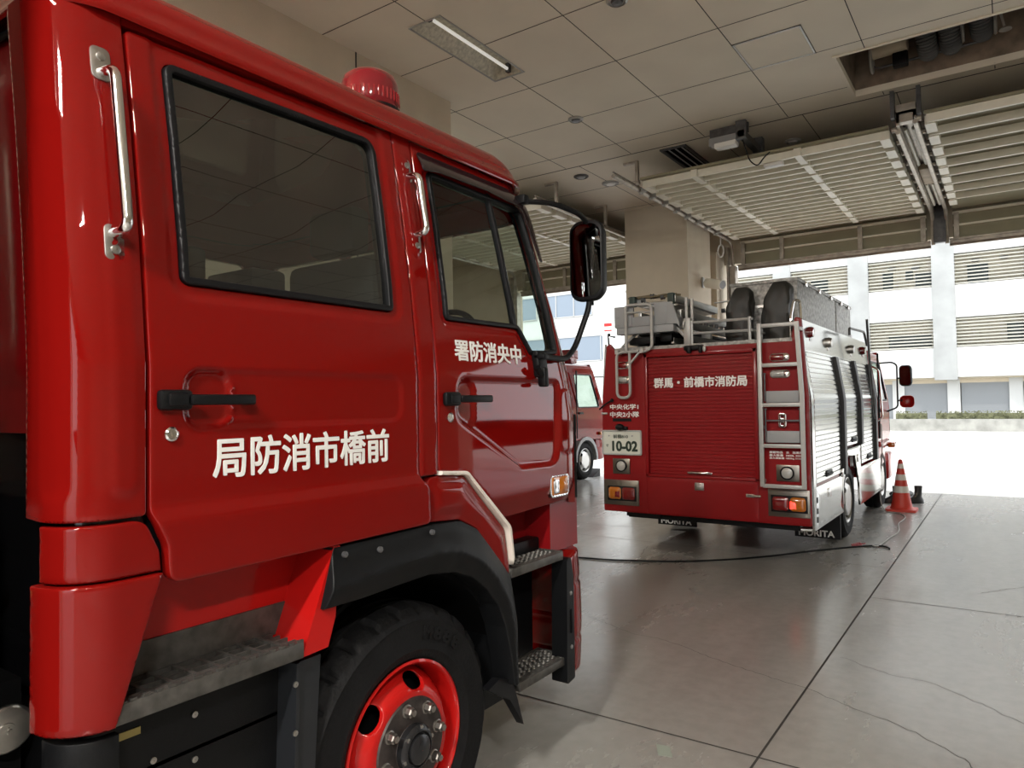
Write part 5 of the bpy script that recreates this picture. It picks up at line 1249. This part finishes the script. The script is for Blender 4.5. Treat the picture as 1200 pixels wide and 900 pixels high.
for (y, z) in ((7.55, .64), (8.26, .77), (9.2, .86)): MB().box(-1.482, -1.465, y-.03, y+.03, z-.045, z+.045, .006).build('door_catch', CHR, SP)
for z in (.42, .50, .60): MB().box(-1.4795, -1.474, 7.0, 7.035, z, z+.05).build('hinge_slot', BLK, SP, ang=0)
# handrail behind the cab, beacons, cab
MB().tube(fpath([(-1.44, 8.65, 2.26), (-1.44, 8.65, 2.34), (-1.42, 9.5, 2.36), (-1.41, 9.62, 2.2)], .06), .014, 8).tube([(-1.40, 9.60, 2.52), (-1.40, 9.72, 2.0), (-1.40, 10.05, 1.3)], .014, 8).build('black_hand_rail', GRY2, T2)
def simple_cab(T, xr, xl, y0, y1, zb, zt, wb, paint, rake, wl=None):
    """cab with real window openings; wb=(y0,y1,z0,z1) front side window"""
    def mp(s, z, off=0): return (xr-max(0, z-1.5)*.14+off, s, z)
    def mq(s, z, off=0): return ((xl+max(0, z-1.5)*.14)-off, s, z)
    out = fillet([(y0, zb), (y1-.06, zb), (y1, zb+.15), (y1, 1.45), (y1-rake, zt-.10), (y1-rake-.12, zt), (y0, zt)], [.02, .05, .05, .1, .08, .06, .02])
    wins = [fillet([(wb[0], wb[2]), (wb[1], wb[2]), (wb[1]-rake*(wb[3]-wb[2])/(zt-1.45), wb[3]), (wb[0], wb[3])], .04)]
    if wl: wins.append(fillet([(wl[0], wl[2]), (wl[1], wl[2]), (wl[1], wl[3]), (wl[0], wl[3])], .04))
    k = MB(); panel(k, out, mp, wins, .05, None, .04, .006); panel(k, out, mq, wins, .08, None, .04, 0)
    xt, xu = mp(0, zt)[0], mq(0, zt)[0]
    k.prism([(xt-.0, zt-.03), (xt-.05, zt+.025), (xt-.25, zt+.05), (xu+.25, zt+.05), (xu+.05, zt+.025), (xu, zt-.03)], y0, y1-rake-.12, 'y')
    # roof front slope, windscreen frame, front
    def fr_(a, z): return (a, y1-rake*max(0, (z-1.45))/(zt-1.45), z)
    k.box(xl, xr, y1-.05, y1, zb, 1.45); k.box(xl+.05, xr-.05, y0, y0+.03, zb, zt)
    k.add([fr_(xt, zt-.12), fr_(xu, zt-.12), (xu, y1-rake-.12, zt+.04), (xt, y1-rake-.12, zt+.04)], [(0, 1, 2, 3)])
    c_ = k.build('cab', paint, T, ang=40)
    for w_ in wins:
        for f_ in (mp, mq):
            g = MB(); panel(g, w_, lambda s, z, off=0, f_=f_: f_(s, z, off-.012), (), .15, None, .004, 0); g.build('cab_window', GLF, c_, ang=40)
        g = MB(); panel(g, w_, lambda s, z, off=0: mp(s, z, off+.004), (shrink(w_, .02),), .05, None, .02, .003); g.build('window_seal', RUB2, c_, ang=40)
    g = MB().add([(xr-.03, y1-.02, 1.46), (xl+.03, y1-.02, 1.46), fr_(xu+.02, zt-.12), fr_(xt-.02, zt-.12), (xr-.03, y1-.025, 1.46), (xl+.03, y1-.025, 1.46), tuple(Vector(fr_(xu+.02, zt-.12))-Vector((0, .005, 0))), tuple(Vector(fr_(xt-.02, zt-.12))-Vector((0, .005, 0)))], [(0, 1, 2, 3), (7, 6, 5, 4), (0, 4, 5, 1), (2, 6, 7, 3), (1, 5, 6, 2), (0, 3, 7, 4)]); g.build('windscreen', GLF, c_, ang=0)
    return c_
C2 = simple_cab(T2, -1.50, -3.60, 10.62, 12.15, .95, 2.20, (11.05, 12.0, 1.52, 2.08), RED3, .22)
MB().box(-3.55, -1.52, 10.9, 12.2, .60, .98, .03).box(-3.58, -1.50, 11.95, 12.35, .35, .75, .04).build('lower_cab', RED3, T2)
MB().box(-1.50, -1.475, 11.02, 11.035, 1.0, 2.18).box(-1.50, -1.47, 11.1, 11.22, 1.36, 1.41, .01).build('door_handle', BLK, C2, ang=0)
MB().tube(fpath([(-1.55, 10.9, 2.0), (-1.46, 10.9, 1.95), (-1.43, 10.9, 1.3), (-1.49, 10.9, 1.25)], .05), .012, 8).build('grab_rail', CHR, T2)
MB().lathe((-1.9, 10.95, 2.24), (0, 0, 1), [(.10, 0), (.11, .02), (.11, .2), (.09, .25), (.001, .26)], 24).build('beacon', bpy.data.materials['red_dome'], T2)
MB().box(-3.3, -1.75, 11.05, 11.3, 2.25, 2.36, .03).build('light_bar', bpy.data.materials['red_dome'], T2)
k = MB().tube(fpath([(-1.60, 11.9, 2.08), (-1.42, 11.92, 2.09), (-1.36, 11.95, 2.05), (-1.36, 11.95, 1.42), (-1.50, 11.9, 1.36)], .05), .012, 8).tube([(-1.36, 11.95, 1.85), (-1.30, 11.95, 1.85)], .012, 6).tube([(-1.36, 11.95, 1.52), (-1.30, 11.95, 1.52)], .012, 6)
MA2 = k.build('mirror_arm', BLK, T2)
mirror(-1.25, 11.93, 1.885, .17, .31, -.3, T2); mirror(-1.235, 11.93, 1.505, .19, .18, .15, T2, m_=RED3, glass=False)
mirror(-3.86, 11.93, 1.885, .17, .31, -.15, T2)
MB().box(-1.52, -1.42, 12.0, 12.2, .82, .90, .02).build('side_indicator', AMB, T2)
MB().box(-1.56, -1.47, 11.02, 11.9, .88, .96, .02).build('front_arch', RED3, T2)
WR, _ = wheel(T2, -1.525, 8.76, .42, .42, .255, 1, False, STL); wheel(T2, -3.575, 8.76, .42, .42, .255, -1, False, STL)
wheel(T2, -1.53, 11.42, .42, .42, .255, 1, False, STL); wheel(T2, -3.57, 11.42, .42, .42, .255, -1, False, STL)
MB().cyl((-2.55, 8.76, .42), (1, 0, 0), .09, 1.7, 14).sphere((-2.5, 8.76, .42), .2).cyl((-2.45, 8.3, .36), (0, 1, 0), .09, .6, 12).build('rear_axle', DARK, T2)
for x0, x1 in ((-3.554, -3.072), (-1.963, -1.50)):
    mf_ = MB().box(x0, x1, 8.18, 8.20, .07, .50).build('mud_flap', RUB2, T2, ang=0)
    text('lettering', 'MORITA', WHT, mf_, (x0+.04, x1-.06, .085, .155), rf_(8.179), fat=.02)
MB().box(-3.35, -1.62, 6.95, 7.05, .34, .41).box(-3.35, -2.98, 6.9, 7.0, .36, .40).build('rear_underrun_bar', BLK, T2, ang=0)
MB().cyl((-1.56, 6.98, .355), (1, .3, 0), .02, .12, 10).build('tow_pin', CHR, T2)

# --- third engine in the left bay
T3 = empty('fire_engine', (-8.15, 12.0, 0), 'bright red fire engine parked in the left bay, glimpsed between the two nearer ones', 'fire engine')
C3 = simple_cab(T3, -7.1, -9.2, 11.6, 13.6, .80, 2.32, (12.5, 13.42, 1.46, 2.14), RED, .25)
MB().box(-9.18, -7.13, 11.6, 12.36, .45, .82, .02).box(-9.18, -7.13, 13.3, 13.66, .35, .80, .05).build('lower_cab', RED, T3)
P = [(12.80+.47*math.cos(a), .40+.47*math.sin(a)) for a in np.linspace(-.05, PI+.05, 20)]; P2 = [(12.80+.40*math.cos(a), .40+.40*math.sin(a)) for a in np.linspace(PI+.05, -.05, 20)]
MB().prism(P+P2, -7.07, -7.25, 'x').build('wheel_arch', GRY, T3)
MB().box(-7.14, -7.10, 12.0, 12.3, .90, 1.3).build('door_step', RED2, T3, ang=0)
MB().box(-7.115, -7.09, 12.45, 12.47, .85, 2.2).box(-7.10, -7.07, 12.52, 12.68, 1.33, 1.37).build('door_handle', BLK, C3, ang=0)
wheel(T3, -7.12, 12.80, .39, .39, .24, 1, False, ALU); wheel(T3, -9.18, 12.80, .39, .39, .24, -1, False, ALU)
MB().box(-8.9, -7.35, 12.7, 12.95, 2.37, 2.50, .03).box(-7.65, -7.35, 12.65, 13.0, 2.45, 2.66, .02).build('light_bar', bpy.data.materials['red_dome'], T3)
MB().tube(fpath([(-7.2, 13.4, 2.1), (-7.0, 13.55, 2.1), (-6.98, 13.58, 1.6)], .05), .012, 8).build('mirror_arm', BLK, T3)
mirror(-6.98, 13.56, 1.78, .16, .30, .1, T3)
MB().box(-7.10, -7.04, 13.35, 13.5, .88, .95, .02).build('side_indicator', AMB, T3)
EB3 = MB().box(-9.15, -7.15, 6.9, 11.5, .7, 2.5, .04).build('equipment_body', RED, T3); MB().box(-9.12, -7.18, 6.93, 11.47, 2.5, 2.53).build('roof_deck', CH2, EB3, ang=0)  # unseen deck added to keep the body's red bounce off the ceiling
for q in range(3):
    k = MB()
    for i in range(26): k.box(-7.155, -7.14, 7.05+q*1.5, 8.4+q*1.5, .95+i*.055, 1.0+i*.055)
    k.build('side_shutter', ALU, EB3, ang=0)
wheel(T3, -7.16, 8.9, .39, .39, .24, 1, False, ALU); wheel(T3, -9.14, 8.9, .39, .39, .24, -1, False, ALU)
MB().box(-8.9, -7.4, 7.2, 13.2, .45, .75).build('chassis_frame', DARK, T3, ang=0)
tag(MB().prism([(13.22, 0), (13.55, 0), (13.55, .16)], -7.36, -7.18, 'x').build('wheel_chock', RUB2, ang=0), 'dark wedge chock against the front wheel of the left bay engine', 'chock')
# ================================================================== CAMERA, LIGHT
cam = bpy.data.cameras.new('camera'); co = bpy.data.objects.new('camera', cam); COL.objects.link(co)
SC.camera = co
cam.sensor_width = 36; cam.lens = 837.09/1200*36; cam.clip_end = 300; cam.clip_start = .03
# camera axes (right, down, forward) in world terms
dX = Vector((0.82049796, -0.02864581, -0.57093127)); dY = Vector((0.57144973, 0.01470282, 0.82050536)); dZ = Vector((-0.01510974, -0.99948149, 0.02843328))
right = Vector((dX[0], dY[0], dZ[0])); down = Vector((dX[1], dY[1], dZ[1])); fwd = Vector((dX[2], dY[2], dZ[2]))
R = Matrix((right, -down, -fwd)).transposed().to_4x4()
co.matrix_world = Matrix.Translation((0, 0, 1.55)) @ R
w = bpy.data.worlds.new('world'); SC.world = w; w.use_nodes = True
bg = w.node_tree.nodes['Background']; bg.inputs['Color'].default_value = (.95, .975, 1, 1); bg.inputs['Strength'].default_value = 2.0
sun = bpy.data.lights.new('sun', 'SUN'); sun.energy = 1.2; sun.angle = .02; sun.color = (1, .95, .86)
so = bpy.data.objects.new('sun', sun); COL.objects.link(so); so.rotation_euler = (math.radians(38), 0, math.radians(35))
for iq, q in enumerate(ADDED_LAMPS):  # area lights added under the unseen fittings to lift the interior
    l = bpy.data.lights.new('added_tube_light', 'AREA'); l.shape = 'RECTANGLE'; l.size = .25; l.size_y = 1.2; l.energy = (170, 290, 290, 290)[iq]; l.color = (1, .96, .89)
    lo = bpy.data.objects.new('added_tube_light', l); COL.objects.link(lo); lo.location = ((q[0]+q[1])/2, (q[2]+q[3])/2, CH-.02)
SC.view_settings.view_transform = 'Standard'; SC.view_settings.look = 'None'
SC.view_settings.exposure = 0.75; SC.view_settings.gamma = 1; SC.view_settings.use_curve_mapping = False
SC.cycles.max_bounces = 8; SC.cycles.diffuse_bounces = 5; SC.cycles.glossy_bounces = 4; SC.cycles.transparent_max_bounces = 12
SC.cycles.use_denoising = True; SC.cycles.caustics_reflective = False; SC.cycles.caustics_refractive = False
SC.cycles.sample_clamp_indirect = 6
